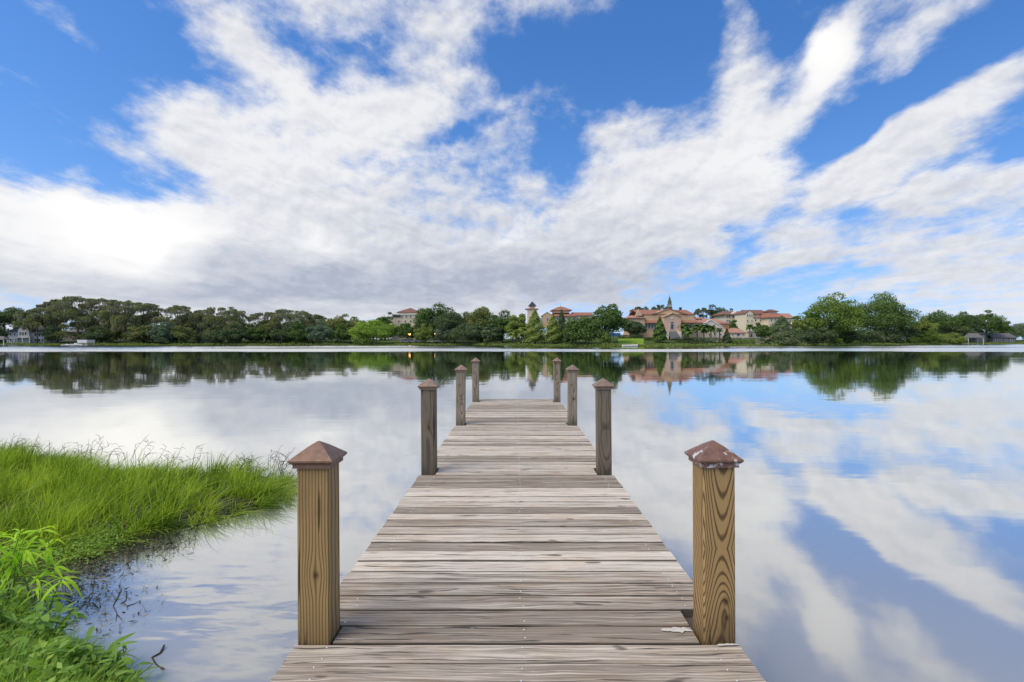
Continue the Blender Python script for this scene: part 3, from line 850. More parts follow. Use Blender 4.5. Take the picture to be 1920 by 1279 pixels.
TREES = [
    # px, inland, top row, half width, kind, palette, name, label
    (-62, 14, 570, 44, 'oak', 'dark', 'oak_tree', 'dark oak beyond the left edge, left of the boathouse'),
    (8, 14, 575, 40, 'oak', 'dark', 'oak_tree', 'dark spreading oak at the far left above the boathouse'),
    (70, 9, 573, 34, 'moss', 'mossy', 'cypress_tree', 'mossy tree whose dark trunk crosses the white gabled house'),
    (108, 16, 560, 34, 'moss', 'mossy', 'cypress_tree', 'tall mossy tree just right of the white gabled house'),
    (148, 11, 552, 42, 'moss', 'mossy', 'cypress_tree', 'tallest mossy tree on the left shore, behind the boat lift'),
    (190, 17, 556, 38, 'moss', 'mossy', 'cypress_tree', 'flat-topped mossy tree right of the tallest one above the boat lift'),
    (234, 9, 556, 40, 'moss', 'mossy', 'cypress_tree', 'tall mossy tree in front of the tan arched house'),
    (270, 14, 564, 34, 'moss', 'mossy', 'cypress_tree', 'mossy tree closing the right end of the tall left grove'),
    (332, 12, 570, 36, 'moss', 'mossy', 'cypress_tree', 'umbrella-topped mossy tree just right of the tall left grove'),
    (372, 18, 580, 28, 'moss', 'mossy', 'cypress_tree', 'lower mossy tree behind the small white house among trunks'),
    (416, 12, 572, 42, 'moss', 'mossy', 'cypress_tree', 'broad mossy tree right of the small white house'),
    (447, 21, 587, 24, 'moss', 'mossy', 'cypress_tree', 'short mossy tree left of the wide gap in the skyline'),
    (498, 15, 582, 32, 'moss', 'mossy', 'cypress_tree', 'mossy tree right of the wide gap in the left skyline'),
    (545, 12, 577, 44, 'moss', 'mossy', 'cypress_tree', 'wide umbrella-shaped mossy tree with gaps under its top'),
    (586, 21, 587, 28, 'moss', 'mossy', 'cypress_tree', 'mossy tree sloping down behind the blue-green tree'),
    (632, 15, 589, 34, 'oak', 'mossy', 'oak_tree', 'olive oak left of the bright green willow'),
    (668, 22, 593, 28, 'oak', 'mossy', 'oak_tree', 'olive oak rising just behind the bright green willow'),
    (722, 34, 585, 20, 'oak', 'deep', 'oak_tree', 'dark oak touching the left side of the tan hip-roofed building'),
    (700, 4, 600, 45, 'dome', 'bright', 'willow_tree', 'bright green willow by the water left of the street lamps'),
    (765, 12, 606, 26, 'oak', 'deep', 'oak_tree', 'dark round tree below the tan hip-roofed building'),
    (812, 15, 569, 38, 'oak', 'deep', 'oak_tree', 'tall open oak just right of the tan hip-roofed building'),
    (852, 11, 577, 40, 'oak', 'dark', 'oak_tree', 'broad oak right of the tall open oak in the middle'),
    (902, 17, 574, 36, 'oak', 'mossy', 'oak_tree', 'oak in line with the farthest left pier post'),
    (942, 15, 581, 30, 'oak', 'deep', 'oak_tree', 'oak over the pier end, left of the yellow-green trees'),
    (866, 3.5, 604, 46, 'dome', 'dark', 'oak_tree', 'low dark oak leaning over the water in the middle'),
    (972, 12, 588, 26, 'oak', 'yellow', 'cypress_tree', 'yellow-green tree left of the bell tower'),
    (1003, 8, 579, 26, 'cone', 'yellow', 'cypress_tree', 'tall yellow-green conical tree in front of the bell tower'),
    (1037, 9, 588, 19, 'cone', 'yellow', 'cypress_tree', 'yellow-green cone beside the small tan gable'),
    (1053, 18, 580, 13, 'cone', 'dark', 'conifer_tree', 'narrow dark conifer in front of the red hipped roof'),
    (1098, 4, 592, 42, 'dome', 'deep', 'oak_tree', 'dense deep green oak at the water left of the tall oak'),
    (1141, 9, 570, 36, 'oak', 'deep', 'oak_tree', 'tall oak left of the bright lawn and the hall'),
    (1188, 26, 600, 22, 'oak', 'dark', 'oak_tree', 'dark small oak against the left wing of the hall'),
    (1237, 12, 594, 15, 'cone', 'deep', 'cypress_tree', 'green cone standing in front of the hall facade'),
    (1204, 112, 572, 22, 'moss', 'dark', 'oak_tree', 'sparse dark tree above the left end of the hall roof'),
    (1238, 118, 570, 20, 'moss', 'dark', 'oak_tree', 'sparse dark tree left of the green spire'),
    (1318, 108, 573, 18, 'moss', 'dark', 'oak_tree', 'sparse dark tree at the right end of the hall roof'),
    (1348, 100, 571, 28, 'oak', 'dark', 'oak_tree', 'dark round tree behind the scalloped gable'),
    (1376, 118, 578, 16, 'oak', 'dark', 'oak_tree', 'small dark tree left of the cream apartment block'),
    (1373, 42, 600, 13, 'oak', 'deep', 'oak_tree', 'small round tree in front of the cream apartment block'),
    (1466, 3, 592, 42, 'cone', 'dark', 'cypress_tree', 'broad spiky dark cypress at the water before the red roofs'),
    (1428, 10, 605, 22, 'oak', 'deep', 'oak_tree', 'dark bushy tree left of the broad spiky cypress'),
    (1503, 8, 592, 20, 'oak', 'yellow', 'oak_tree', 'light green tree left of the two great oaks'),
    (1558, 8, 547, 55, 'dome', 'green', 'oak_tree', 'great light green oak, left one of the tallest pair'),
    (1650, 17, 545, 66, 'dome', 'deep', 'oak_tree', 'great dark oak, right one of the tallest pair'),
    (1732, 7, 592, 24, 'dome', 'yellow', 'oak_tree', 'light green tree right below the great dark oak'),
    (1768, 18, 581, 44, 'oak', 'deep', 'oak_tree', 'dark oak behind the two round shrubs'),
    (1806, 22, 584, 28, 'oak', 'dark', 'oak_tree', 'dark oak left of the gazebo'),
    (1850, 18, 581, 28, 'oak', 'deep', 'oak_tree', 'leaning open oak above the grey roofs'),
    (1884, 26, 602, 17, 'oak', 'deep', 'oak_tree', 'small oak over the long grey roof'),
    (1918, 70, 606, 30, 'oak', 'blue', 'oak_tree', 'hazy far oak at the right edge'),
    (1985, 50, 600, 44, 'oak', 'dark', 'oak_tree', 'dark oak beyond the right edge of the shore'),
    (1740, 2.5, 620, 21, 'shrub', 'green', 'round_shrub', 'darker left one of the two round shrubs on the right shore'),
    (1781, 2.5, 623, 24, 'shrub', 'yellow', 'round_shrub', 'lighter right one of the two round shrubs on the right shore'),
    (1712, 3, 630, 12, 'shrub', 'yellow', 'round_shrub', 'small pale shrub left of the two round shrubs'),
    (1570, 2, 631, 9, 'shrub', 'bright', 'round_shrub', 'bright green shrub under the great light green oak'),
    (1590, 5, 628, 9, 'shrub', 'yellow', 'round_shrub', 'olive shrub right of the bright one under the great oaks'),
    (1135, 3, 620, 11, 'shrub', 'yellow', 'round_shrub', 'pale bush at the foot of the tall oak by the lawn'),
    # lower storey of the left shore
    (0, 5, 612, 12, 'oak', 'dark', 'understory_tree', 'dark low tree between the boathouse and the white house'),
    (96, 5, 606, 17, 'shrub', 'dark', 'understory_tree', 'dark egg-shaped tree right of the white house'),
    (182, 5, 612, 22, 'oak', 'dark', 'understory_tree', 'dark low tree right of the boat lift'),
    (207, 8, 606, 18, 'oak', 'mossy', 'understory_tree', 'low mossy tree left of the tan arched house'),
    (262, 6, 604, 26, 'oak', 'mossy', 'understory_tree', 'low mossy tree right of the tan arched house'),
    (306, 7, 604, 28, 'oak', 'blue', 'understory_tree', 'grey-green low tree below the gap after the tall grove'),
    (306, 2.5, 632, 11, 'shrub', 'dark', 'round_shrub', 'small dark bush at the water below the grey-green low tree'),
    (346, 7, 606, 24, 'oak', 'mossy', 'understory_tree', 'low mossy tree left of the small white house'),
    (408, 4, 612, 22, 'oak', 'dark', 'understory_tree', 'dark low tree right of the small white house'),
    (446, 5, 606, 24, 'oak', 'dark', 'understory_tree', 'dark low tree under the wide gap in the skyline'),
    (484, 8, 604, 22, 'oak', 'deep', 'understory_tree', 'green low tree left of the umbrella-shaped mossy tree'),
    (528, 6, 610, 22, 'oak', 'dark', 'understory_tree', 'dark low tree under the umbrella-shaped mossy tree'),
    (560, 5, 601, 26, 'oak', 'deep', 'understory_tree', 'green low tree right under the umbrella-shaped mossy tree'),
    (600, 5, 598, 28, 'oak', 'blue', 'understory_tree', 'blue-green low tree midway between the mossy trees and willow'),
    (640, 5, 606, 22, 'oak', 'deep', 'understory_tree', 'low tree next left of the bright willow'),
    (795, 6, 607, 20, 'oak', 'yellow', 'understory_tree', 'pale low tree between the two street lamps'),
    (832, 5, 606, 20, 'oak', 'blue', 'understory_tree', 'blue-green low tree right of the right-hand street lamp'),
    (926, 6, 606, 22, 'oak', 'dark', 'understory_tree', 'dark low tree left of the blue fence'),
    (1075, 10, 606, 20, 'oak', 'dark', 'understory_tree', 'dark low tree left of the dense deep green oak'),
    (1512, 3, 612, 20, 'oak', 'dark', 'understory_tree', 'dark low tree right beside the spiky cypress'),
    (1545, 4, 614, 24, 'oak', 'dark', 'understory_tree', 'dark low tree under the great light green oak'),
    (1586, 7, 614, 24, 'oak', 'dark', 'understory_tree', 'dark low tree in the gap between the two great oaks'),
    (1664, 8, 610, 26, 'oak', 'dark', 'understory_tree', 'dark low tree under the right half of the great dark oak'),
    (1625, 9, 612, 30, 'oak', 'dark', 'understory_tree', 'dark low tree under the left half of the great dark oak'),
    (1700, 12, 606, 26, 'oak', 'dark', 'understory_tree', 'dark low tree at the right foot of the great dark oak'),
    (1790, 12, 604, 34, 'oak', 'dark', 'understory_tree', 'dark low tree behind the lighter round shrub'),
    # palms
    (891, 3, 609, 15, 'palm', 'blue', 'palm_tree', 'left palm of the pair in the dark oak, middle shore'),
    (915, 3, 610, 15, 'palm', 'blue', 'palm_tree', 'right palm of the pair by the dark oak, middle shore'),
    (961, 5, 615, 14, 'palm', 'yellow', 'palm_tree', 'left palm of the pair below the yellow-green trees'),
    (981, 5, 610, 15, 'palm', 'yellow', 'palm_tree', 'right palm of the pair below the yellow-green trees'),
    (1284, 20, 604, 13, 'palm', 'deep', 'palm_tree', 'first palm right of the hall entrance'),
    (1290, 9, 613, 13, 'palm', 'deep', 'palm_tree', 'lower front palm near the hall entrance'),
    (1307, 16, 605, 13, 'palm', 'deep', 'palm_tree', 'palm at the right corner of the hall'),
    (1320, 12, 605, 14, 'palm', 'deep', 'palm_tree', 'thick palm left of the scalloped gable'),
    (1333, 15, 606, 13, 'palm', 'deep', 'palm_tree', 'palm overlapping the left of the scalloped gable'),
    (1349, 8, 613, 8, 'palm', 'deep', 'palm_tree', 'slim palm before the scalloped gable'),
    (1406, 9, 606, 9, 'palm', 'deep', 'palm_tree', 'slim tall palm right of the red pavilion roof'),
    (1416, 12, 610, 8, 'palm', 'deep', 'palm_tree', 'shorter palm next to the slim tall palm'),
    (1363, 7, 616, 8, 'cone', 'dark', 'conifer_tree', 'small dark conifer below the row of little windows'),
]
for i, t in enumerate(TREES):
    px, inl, ty, hw, kd, pal, nm, lb = t
    grp = {'cypress_tree': 'moss-hung trees on the far shore', 'oak_tree': 'oaks on the far shore', 'understory_tree': 'low trees under the far canopy',
           'palm_tree': 'palms on the far shore', 'round_shrub': 'shrubs along the far shore', 'conifer_tree': 'conifers on the far shore'}.get(nm)
    make_tree(px, inl, ty, hw, kd, pal, lb, 100 + i * 7, nm, grp, cat='shrub' if nm == 'round_shrub' else ('palm' if nm == 'palm_tree' else 'tree'),
              leaves=4200 if nm == 'understory_tree' else None, lean=2.0 if px == 866 else 0.0)


def woodland(name, label, pxs, inland, tops, depth, count, mat, seed, size=.42):
    """a wood too far in to tell its trees apart"""
    rng = np.random.default_rng(seed)
    C, Rd = [], []
    for _ in range(int((pxs[-1] - pxs[0]) / 2.2)):
        px = rng.uniform(pxs[0], pxs[-1])
        x = at(px, float(np.interp(px, SPX, SDD)) + inland); y = shore_y(x) + inland + rng.uniform(0, depth); x = at(px, y)
        top = EYE - (np.interp(px, pxs, tops) - VY) / F * y
        g = ground_z(x, y); r = rng.uniform(1.8, 3.6)
        z = g + (top - g) * rng.uniform(.0, .88) ** 1.25
        C.append((x, y, z)); Rd.append((r * 1.15, r, r * .75))
    V, Q, T = clump_leaves(rng, np.array(C), np.array(Rd), count, size)
    tag(link(name, np_mesh(name, V, Q, T), mat), label, kind='stuff')


woodland('woodland', 'dark mass of woods behind the left shore trees', [-260, 0, 300, 470, 600, 735, 800, 985], 38, [592, 588, 590, 602, 600, 604, 596, 596], 30, 70000, LEAF['dark'], 5)
woodland('woodland', 'dark mass of woods behind the right shore trees', [1500, 1600, 1720, 1830, 1900, 2200], 38, [606, 590, 600, 600, 612, 606], 30, 36000, LEAF['dark'], 6)


def shore_grass():
    rng = np.random.default_rng(9)
    px = np.concatenate([rng.uniform(-200, 1010, 5200), rng.uniform(1010, 1460, 1500), rng.uniform(1460, 2050, 3200)])
    P = []
    for p in px:
        D = float(np.interp(p, SPX, SDD)); x = at(p, D); y = shore_y(x) + rng.uniform(-.4, 2.6); x = at(p, y)
        hh = .2 + .55 * abs(math.sin(p * .043) * math.sin(p * .0171 + 1)) + .2 * rng.random()
        P.append((x, y, max(0, ground_z(x, y)) + hh * rng.random()))
    P = np.array(P)
    nrm = rng.normal(size=P.shape); nrm[:, 1] -= .8; nrm[:, 2] *= .3; nrm /= np.linalg.norm(nrm, axis=1)[:, None]
    V, Q = leaf_quads(rng, P, nrm, .33)
    tag(link('shore_grass', np_mesh('shore_grass', V, Q, rng.random(len(P))), LEAF['yellow']), 'tufts of grass along the far waterline', kind='stuff')


shore_grass()

# ------------------------------------------------------------------ buildings and things on the far shore
def stucco(name, c): return simple_mat(name, c, .9, .10, .35, .1)


def tile_mat(name, a, b):
    m, n = mat_new(name)
    p = n.coord('Object')
    f = n.noise(p, 1.6, 5, .7); w = n.noise(n.mapping(p, scale=(3.2, .5, .5)), 1.0, 2, .5)
    c = n.mix(f.step(.3, .7), a, b)
    c = n.mix(w.step(.5, .7) * .4, c, tuple(v * .6 for v in a))
    finish(n, principled(n, c, .85, .15, bump(n, w, .6, .08)))
    return m


S_TAN = stucco('tan_stucco', (.60, .43, .27)); S_PEACH = stucco('peach_stucco', (.62, .44, .32)); S_CREAM = stucco('cream_stucco', (.72, .64, .47))
S_PALE = stucco('pale_stucco', (.70, .63, .53)); S_WHITE = stucco('white_siding', (.74, .74, .76)); S_ORANGE = stucco('orange_stucco', (.50, .29, .15))
S_SAND = stucco('sand_stucco', (.66, .57, .42)); S_PINK = stucco('pink_stucco', (.50, .42, .43)); S_GREY = stucco('grey_stone', (.22, .22, .22))
T_RED = tile_mat('red_tiles', (.37, .18, .12), (.27, .13, .09)); T_BROWN = tile_mat('brown_tiles', (.26, .135, .10), (.18, .10, .08)); T_PINK = tile_mat('faded_tiles', (.46, .25, .19), (.36, .20, .155))
T_GREY = tile_mat('grey_shingles', (.20, .195, .19), (.13, .128, .125)); T_GREEN = tile_mat('verdigris', (.115, .120, .075), (.17, .165, .10)); T_DARK = tile_mat('slate', (.07, .07, .075), (.045, .045, .05))
M_GLASS = None


def glass_mat():
    m, n = mat_new('window_glass')
    finish(n, principled(n, (.035, .045, .06), .12, .6))
    return m


M_GLASS = glass_mat()
M_TRIM = stucco('white_trim', (.70, .68, .62))
M_WMETAL = simple_mat('white_metal', (.72, .72, .72), .5, .08, 2); M_DARK = simple_mat('dark_metal', (.035, .035, .04), .5, .2, 2)
M_BLUE = simple_mat('blue_screen', (.05, .13, .30), .8, .25, 1.0); M_TARP = simple_mat('navy_canvas', (.022, .026, .05), .8, .2, 1.0)


class Bld:
    """a building measured in photograph pixels at distance D"""
    def __init__(s, name, label, px, D, cat='building'):
        s.D = D; s.x = at(px, D); s.g = ground_z(s.x, D)
        s.root = empty(name, (s.x, D, s.g)); tag(s.root, label, cat, 'buildings on the far shore')
    def X(s, px): return at(px, s.D) - s.x
    def Z(s, py): return EYE - (py - VY) / F * s.D - s.g
    def wall(s, x0, x1, ytop, mat, depth=10.0, ybot=None, dy=0.0, name='wall'):
        return MB().box(s.X(x0), s.X(x1), dy, dy + depth, -1.5 if ybot is None else s.Z(ybot), s.Z(ytop)).build(name, mat, s.root)
    def poly(s, pts, mat, depth=8.0, dy=0.0, name='wall'):
        return MB().prism([(s.X(a), s.Z(b)) for a, b in pts], dy, dy + depth).build(name, mat, s.root)
    def hip(s, x0, x1, yeave, ytop, mat, depth=10.0, dy=0.0, over=.7, ridge=None, name='roof'):
        return MB().hip(s.X(x0) - over, s.X(x1) + over, dy - over, dy + depth + over, s.Z(yeave), s.Z(ytop) - s.Z(yeave), ridge).build(name, mat, s.root)
    def gx(s, x0, x1, yeave, ytop, mat, depth=10.0, dy=0.0, over=.5, name='roof'):
        return MB().gable_x(s.X(x0), s.X(x1), dy - over, dy + depth + over, s.Z(yeave), s.Z(ytop) - s.Z(yeave)).build(name, mat, s.root)
    def gy(s, x0, x1, yeave, ytop, mat, depth=10.0, dy=0.0, over=.4, name='roof'):
        return MB().gable_y(s.X(x0) - over, s.X(x1) + over, dy - over, dy + depth + over, s.Z(yeave), s.Z(ytop) - s.Z(yeave)).build(name, mat, s.root)
    def win(s, px, py, w, h, dy=0.0, arch=False, frame=None):
        """window centred on a pixel; w, h in pixels; a pane set in a raised frame"""
        k = s.D / F; w, h = w * k, h * k; x, z = s.X(px), s.Z(py)
        fr = MB(); t = .14
        fr.box(x - w / 2 - t, x - w / 2, dy - .16, dy + .05, z - h / 2 - t, z + h / 2 + t); fr.box(x + w / 2, x + w / 2 + t, dy - .16, dy + .05, z - h / 2 - t, z + h / 2 + t)
        fr.box(x - w / 2, x + w / 2, dy - .16, dy + .05, z - h / 2 - t, z - h / 2); fr.box(x - w / 2, x + w / 2, dy - .16, dy + .05, z + h / 2, z + h / 2 + t)
        if w > 2.2: fr.box(x - .06, x + .06, dy - .14, dy + .04, z - h / 2, z + h / 2)
        o = fr.build('window', frame or M_TRIM, s.root)
        pts = [(x - w / 2, z - h / 2), (x + w / 2, z - h / 2), (x + w / 2, z + h / 2)]
        if arch: pts += [(x + w / 2 * math.cos(a), z + h / 2 + w / 2 * math.sin(a)) for a in np.linspace(.3, math.pi - .3, 6)]
        pts += [(x - w / 2, z + h / 2)]
        MB().prism(pts, dy - .07, dy + .03).build('pane', M_GLASS, o)
        return o


# tan block with a hipped belvedere above the trees
b = Bld('tan_building', 'tan stepped building with brown hipped roof above the middle trees', 763, 275)
b.wall(735, 792, 590, S_SAND, 16); b.wall(744.5, 783.5, 585, S_SAND, 11, 590, 2.5, 'upper_wall'); b.hip(744, 784, 585, 575.5, T_BROWN, 11, 2.5)
MB().box(b.X(735) - .3, b.X(792) + .3, -.35, 0, b.Z(590) - .1, b.Z(590) + .5).build('cornice', M_TRIM, b.root)
for x_ in (754, 762, 770, 781): b.win(x_, 594, 2.4, 3.4)
for x_ in (748, 760, 770, 781): b.win(x_, 602.5, 2.4, 3.4)
b.win(756, 587.3, 2, 2, 2.5)
lo = b.poly([(737, 594.5), (751, 594.5), (751, 591.5), (737, 591.5)], T_DARK, .4, -.35, 'loggia')

# bell tower
b = Bld('bell_tower', 'cream bell tower with dark pointed cap behind the yellow-green cone', 997.5, 250, 'tower')
b.wall(989, 1007, 579, S_CREAM, 4.5); b.hip(986.5, 1008, 579, 576.5, T_PINK, 4.5, 0, .5, 0)
b.wall(993, 1003, 573, S_CREAM, 2.5, 577, 1.0, 'belfry'); b.hip(992, 1004.5, 573, 564.5, T_DARK, 2.7, .9, .3, 0, 'spire')
for x_ in (996, 1000): b.win(x_, 574.8, 1.6, 2.2, 1.0)

# red-roofed complex in the middle
b = Bld('red_roofed_complex', 'red-roofed complex with tan gable between the cones', 1062, 232)
b.wall(1032, 1076, 592, S_PALE, 16); b.hip(1031, 1077, 592.5, 584.5, T_RED, 16, 0, .8, 3.0)
b.wall(1039, 1069, 580.5, S_PEACH, 9, 586, 3.5, 'clerestory'); b.hip(1037, 1071.5, 580.5, 573, T_RED, 9, 3.5, .6, 1.0)
MB().tube([(b.X(1054), 8, b.Z(573.5)), (b.X(1054), 8, b.Z(569))], [.12, .04], 5).build('finial', T_DARK, b.root)
b.poly([(1017, 614), (1034.5, 614), (1034.5, 592), (1026, 585.5), (1017, 592)], S_TAN, 9, -1.5); b.gy(1016.5, 1035, 592.3, 585.2, T_RED, 9, -1.2)
b.win(1025.7, 599.5, 2.2, 5.5, -1.5, True)
b.wall(1076, 1113, 591, S_PALE, 12, None, 1.0); b.gx(1075, 1114, 591, 584.2, T_RED, 12, 1.0)
for x_ in (1045, 1058, 1068): b.win(x_, 598, 2.2, 3.6)
for x_ in (1083, 1094, 1105): b.win(x_, 597, 2.2, 3.4, 1.0)

# the hall
b = Bld('grand_hall', 'big tan hall with low red gable roof and arched entrance window', 1255, 203)
b.wall(1207.5, 1302, 589, S_TAN, 20)
b.poly([(1224, 589), (1286, 589), (1278, 586), (1268, 582), (1255, 579.2), (1242, 582), (1232, 586)], S_TAN, 10, -.25, 'pediment')
rf = b.gx(1197, 1302, 589.2, 578.2, T_RED, 19, .3, .5)
MB().prism([(b.X(1224) - .6, b.Z(589.3)), (b.X(1255), b.Z(578.6)), (b.X(1286) + .6, b.Z(589.3)), (b.X(1286) - .3, b.Z(589.3)), (b.X(1255), b.Z(579.2)), (b.X(1224) + .3, b.Z(589.3))], -.6, 10).build('pediment_roof', T_RED, b.root)
b.poly([(1191, 592), (1204, 592), (1197, 579.8)], S_PEACH, 1.2, -.6, 'side_gable')
b.wall(1180, 1207.5, 596, S_TAN, 12, None, -1.2, 'left_wing'); b.hip(1178, 1207, 596, 590.4, T_PINK, 12, -1.2, .5, 1.2, 'left_wing_roof')
for q, (xa, xb) in enumerate(((1207.6, 1240.8), (1273.2, 1302))):
    pr = MB(); za, zb = b.Z(605), b.Z(601)
    pr.add([(b.X(xa), -1.6, za), (b.X(xb), -1.6, za), (b.X(xb), -.02, zb), (b.X(xa), -.02, zb), (b.X(xa), -1.6, za - .25), (b.X(xb), -1.6, za - .25), (b.X(xb), -.02, za - .25), (b.X(xa), -.02, za - .25)],
           [(0, 1, 2, 3), (4, 7, 6, 5), (0, 4, 5, 1), (1, 5, 6, 2), (3, 7, 4, 0)])
    pr.build('pent_roof', T_RED, b.root)
b.poly([(1241, 640), (1273, 640), (1273, 595), (1257, 588.4), (1241, 595)], S_PEACH, 2.6, -2.6, 'entrance_bay')
MB().prism([(b.X(1240), b.Z(595.3)), (b.X(1257), b.Z(588)), (b.X(1274), b.Z(595.3)), (b.X(1274), b.Z(594.0)), (b.X(1257), b.Z(586.9)), (b.X(1240), b.Z(594.0))], -3.1, 0).build('entrance_gable', S_TAN, b.root)
md = MB().lathe([(.001, -.12), (.42, -.10), (.42, .10), (.001, .12)], 14).build('medallion', M_TRIM, b.root)
md.location = (b.X(1256), -2.65, b.Z(597.2)); md.rotation_euler = (R(90), 0, 0)
b.win(1256.5, 613, 8.2, 10, -2.6, True)
for x_ in (1253.8, 1259.2): MB().box(b.X(x_) - .05, b.X(x_) + .05, -2.78, -2.68, b.Z(618), b.Z(606)).build('mullion', M_TRIM, b.root)
b.win(1265.8, 611.5, 1.3, 3.4, -2.6)
for x_ in (1211.5, 1217, 1222.5, 1228, 1233.5): b.win(x_, 611.5, 3.0, 9.5)
for x_ in (1277, 1283, 1289, 1295): b.win(x_, 611.5, 3.0, 8)
for x_ in (1186, 1194, 1201): b.win(x_, 608, 2.0, 5, -1.2)
st = MB()
for k in range(9): st.box(b.X(1246), b.X(1264), -3.0 - (9 - k) * .55, -2.62, -.6, .15 + k * .26)
st.build('entrance_steps', S_GREY, b.root)
for x_ in (1243, 1266): MB().box(b.X(x_) - .4, b.X(x_) + .4, -6.5, -2.62, -.6, 2.2).build('stair_wall', S_PALE, b.root)
MB().box(b.X(1288.5), b.X(1292), 9, 10.2, b.Z(583), b.Z(574.5)).box(b.X(1288), b.X(1292.5), 8.8, 10.4, b.Z(574.5), b.Z(573.6)).build('chimney', T_DARK, b.root)

# terrace and lawn wall before the hall
b2 = Bld('terrace_wall', 'long pale terrace wall below the palms and pavilion', 1345, 201.5, 'wall')
MB().box(b2.X(1300), b2.X(1425), 0, .5, -1.2, b2.Z(633.5)).build('wall', S_CREAM, b2.root); MB().box(b2.X(1300) - .1, b2.X(1425) + .1, -.1, .6, b2.Z(633.5), b2.Z(633.5) + .15).build('coping', M_TRIM, b2.root)

# spire behind the hall
b = Bld('spire_tower', 'slender verdigris spire rising behind the hall roof', 1255.5, 300, 'tower')
k = b.D / F
pr = [(5.2, 588), (5.2, 577.5), (5.6, 577), (4.6, 576.4), (4.4, 571), (4.8, 570.6), (3.6, 570), (3.4, 565), (3.8, 564.6), (2.6, 563.6), (1.9, 560.2), (2.1, 559.8), (1.0, 558), (.5, 556), (.12, 552.5)]
MB().lathe([(r * k, b.Z(y)) for r, y in pr], 8).build('spire', T_GREEN, b.root)
b.wall(1250, 1261, 587, S_SAND, 3.4, None, -1.7)
for x_ in (1253.2, 1255.5, 1257.8): b.win(x_, 573.6, .9, 3.2, -4.3 * k)

# scalloped hall to the right
b = Bld('scalloped_building', 'pale building with scalloped gable and tile roof behind the palms', 1335, 206)
b.wall(1303, 1348, 604.5, S_PALE, 12, None, 2.0); b.hip(1302, 1366, 604.5, 596, T_PINK, 12, 2.0, .6, 4.0)
b.poly([(1320, 640), (1363, 640), (1362, 625), (1358, 619), (1353, 613), (1347, 608), (1340, 605), (1337, 602), (1333, 600.3), (1328, 602), (1325, 605), (1320, 606)], S_PALE, .9, 0, 'scalloped_gable')
b.poly([(1319.5, 605), (1324.8, 604), (1328, 601), (1333, 599.2), (1337.3, 601), (1340.6, 604), (1347.5, 607), (1353.8, 612), (1358.8, 618), (1362.8, 624), (1363.5, 625.5), (1361.6, 625.5), (1358, 619.4), (1353, 613.4), (1347, 608.4), (1340, 605.4), (1337, 602.4), (1333, 600.7), (1328, 602.4), (1325, 605.4), (1319.5, 606.4)], M_TRIM, 1.3, -.25, 'coping')
b.wall(1349, 1369, 606, S_ORANGE, 7, None, 1.2, 'tower_wall'); b.hip(1348, 1370, 606, 601.8, T_PINK, 7, 1.2, .4, .6, 'tower_roof')
for x_ in (1354, 1357, 1362, 1365.5): b.win(x_, 611.5, 1.3, 1.6, 1.2, frame=S_ORANGE)
b.win(1340, 626, 3.2, 4.2, 0, True); b.win(1330, 627, 2.2, 3, 0); b.win(1351, 627, 2.2, 3, 0)
b.wall(1318, 1323, 596, S_PALE, 3, 599, 6, 'cupola_wall'); b.hip(1316.5, 1324.5, 596, 592.3, T_PINK, 3.4, 5.8, .3, 0, 'cupola_roof')

# pavilion
b = Bld('red_pavilion', 'low cream pavilion with bright red hipped roof', 1383, 203)
b.wall(1368, 1398, 623.6, S_CREAM, 8); b.hip(1367, 1399, 623.6, 614.5, T_PINK, 8, 0, .5, 1.0)
b.win(1374, 627.5, 2.2, 3.2); b.win(1384, 627.8, 6, 4); b.win(1393, 627.5, 2.2, 3.2)

# low wing with an arch
b = Bld('arched_wing', 'low cream wing with an arched doorway behind the slim palm', 1416, 208)
b.wall(1402, 1432, 622, S_CREAM, 8); MB().box(b.X(1402) - .3, b.X(1432) + .3, -.3, 8.3, b.Z(622), b.Z(621)).build('cornice', M_TRIM, b.root)
b.win(1409, 629, 3.4, 7, 0, True); b.win(1419, 626, 2.4, 2.6); b.win(1424, 626, 2.4, 2.6)

# cream apartments
b = Bld('apartment_block', 'cream three-storey apartment block with brown hipped roof', 1379, 285)
b.wall(1358.5, 1399, 589.5, S_CREAM, 16); b.hip(1357, 1400, 589.5, 582, T_BROWN, 16, 0, 1.0, 3.0)
b.poly([(1370, 589.4), (1391, 589.4), (1381, 582.6)], S_PALE, 3.0, -.6, 'front_gable')
for y_ in (594, 602):
    for x_ in (1363, 1367, 1374.5, 1381.5, 1388.5, 1394): b.win(x_, y_, 2.5, 3.6)
MB().box(b.X(1358), b.X(1399.5), -.25, 0, b.Z(606.6), b.Z(606)).build('string_course', M_TRIM, b.root)
for x_ in (1374.5, 1381.5, 1388.5): b.win(x_, 610, 2.5, 3.0)

# gabled cream building
b = Bld('gabled_building', 'cream building with tall gable and long dark red roof', 1420, 268)
b.poly([(1399, 625), (1412.5, 625), (1412.5, 587), (1406, 581.4), (1399, 587)], S_CREAM, 14, 0, 'gable_wall'); b.gy(1398.5, 1413, 587.2, 581, T_BROWN, 14, .1, .3)
b.wall(1412.5, 1443, 588, S_CREAM, 12, None, 3.0); b.gx(1405, 1444, 588, 579.3, T_BROWN, 12, 3.0, .6)
for x_ in (1401.6, 1405.6, 1409.6): b.win(x_, 591.5, 1.7, 3.6, 0, True)
for x_ in (1401.6, 1409.6): b.win(x_, 601.5, 1.7, 3.6, 0)
b.wall(1412.5, 1441, 596, S_CREAM, 3.0, None, 0, 'lower_wall'); b.poly([(1412, 596), (1441.5, 596), (1441.5, 594.2), (1412, 594.2)], T_PINK, 3.4, -.4, 'lower_roof')
for x_ in (1416.5, 1425.5, 1434.5): b.win(x_, 600.5, 2.0, 4.2, 0, True)
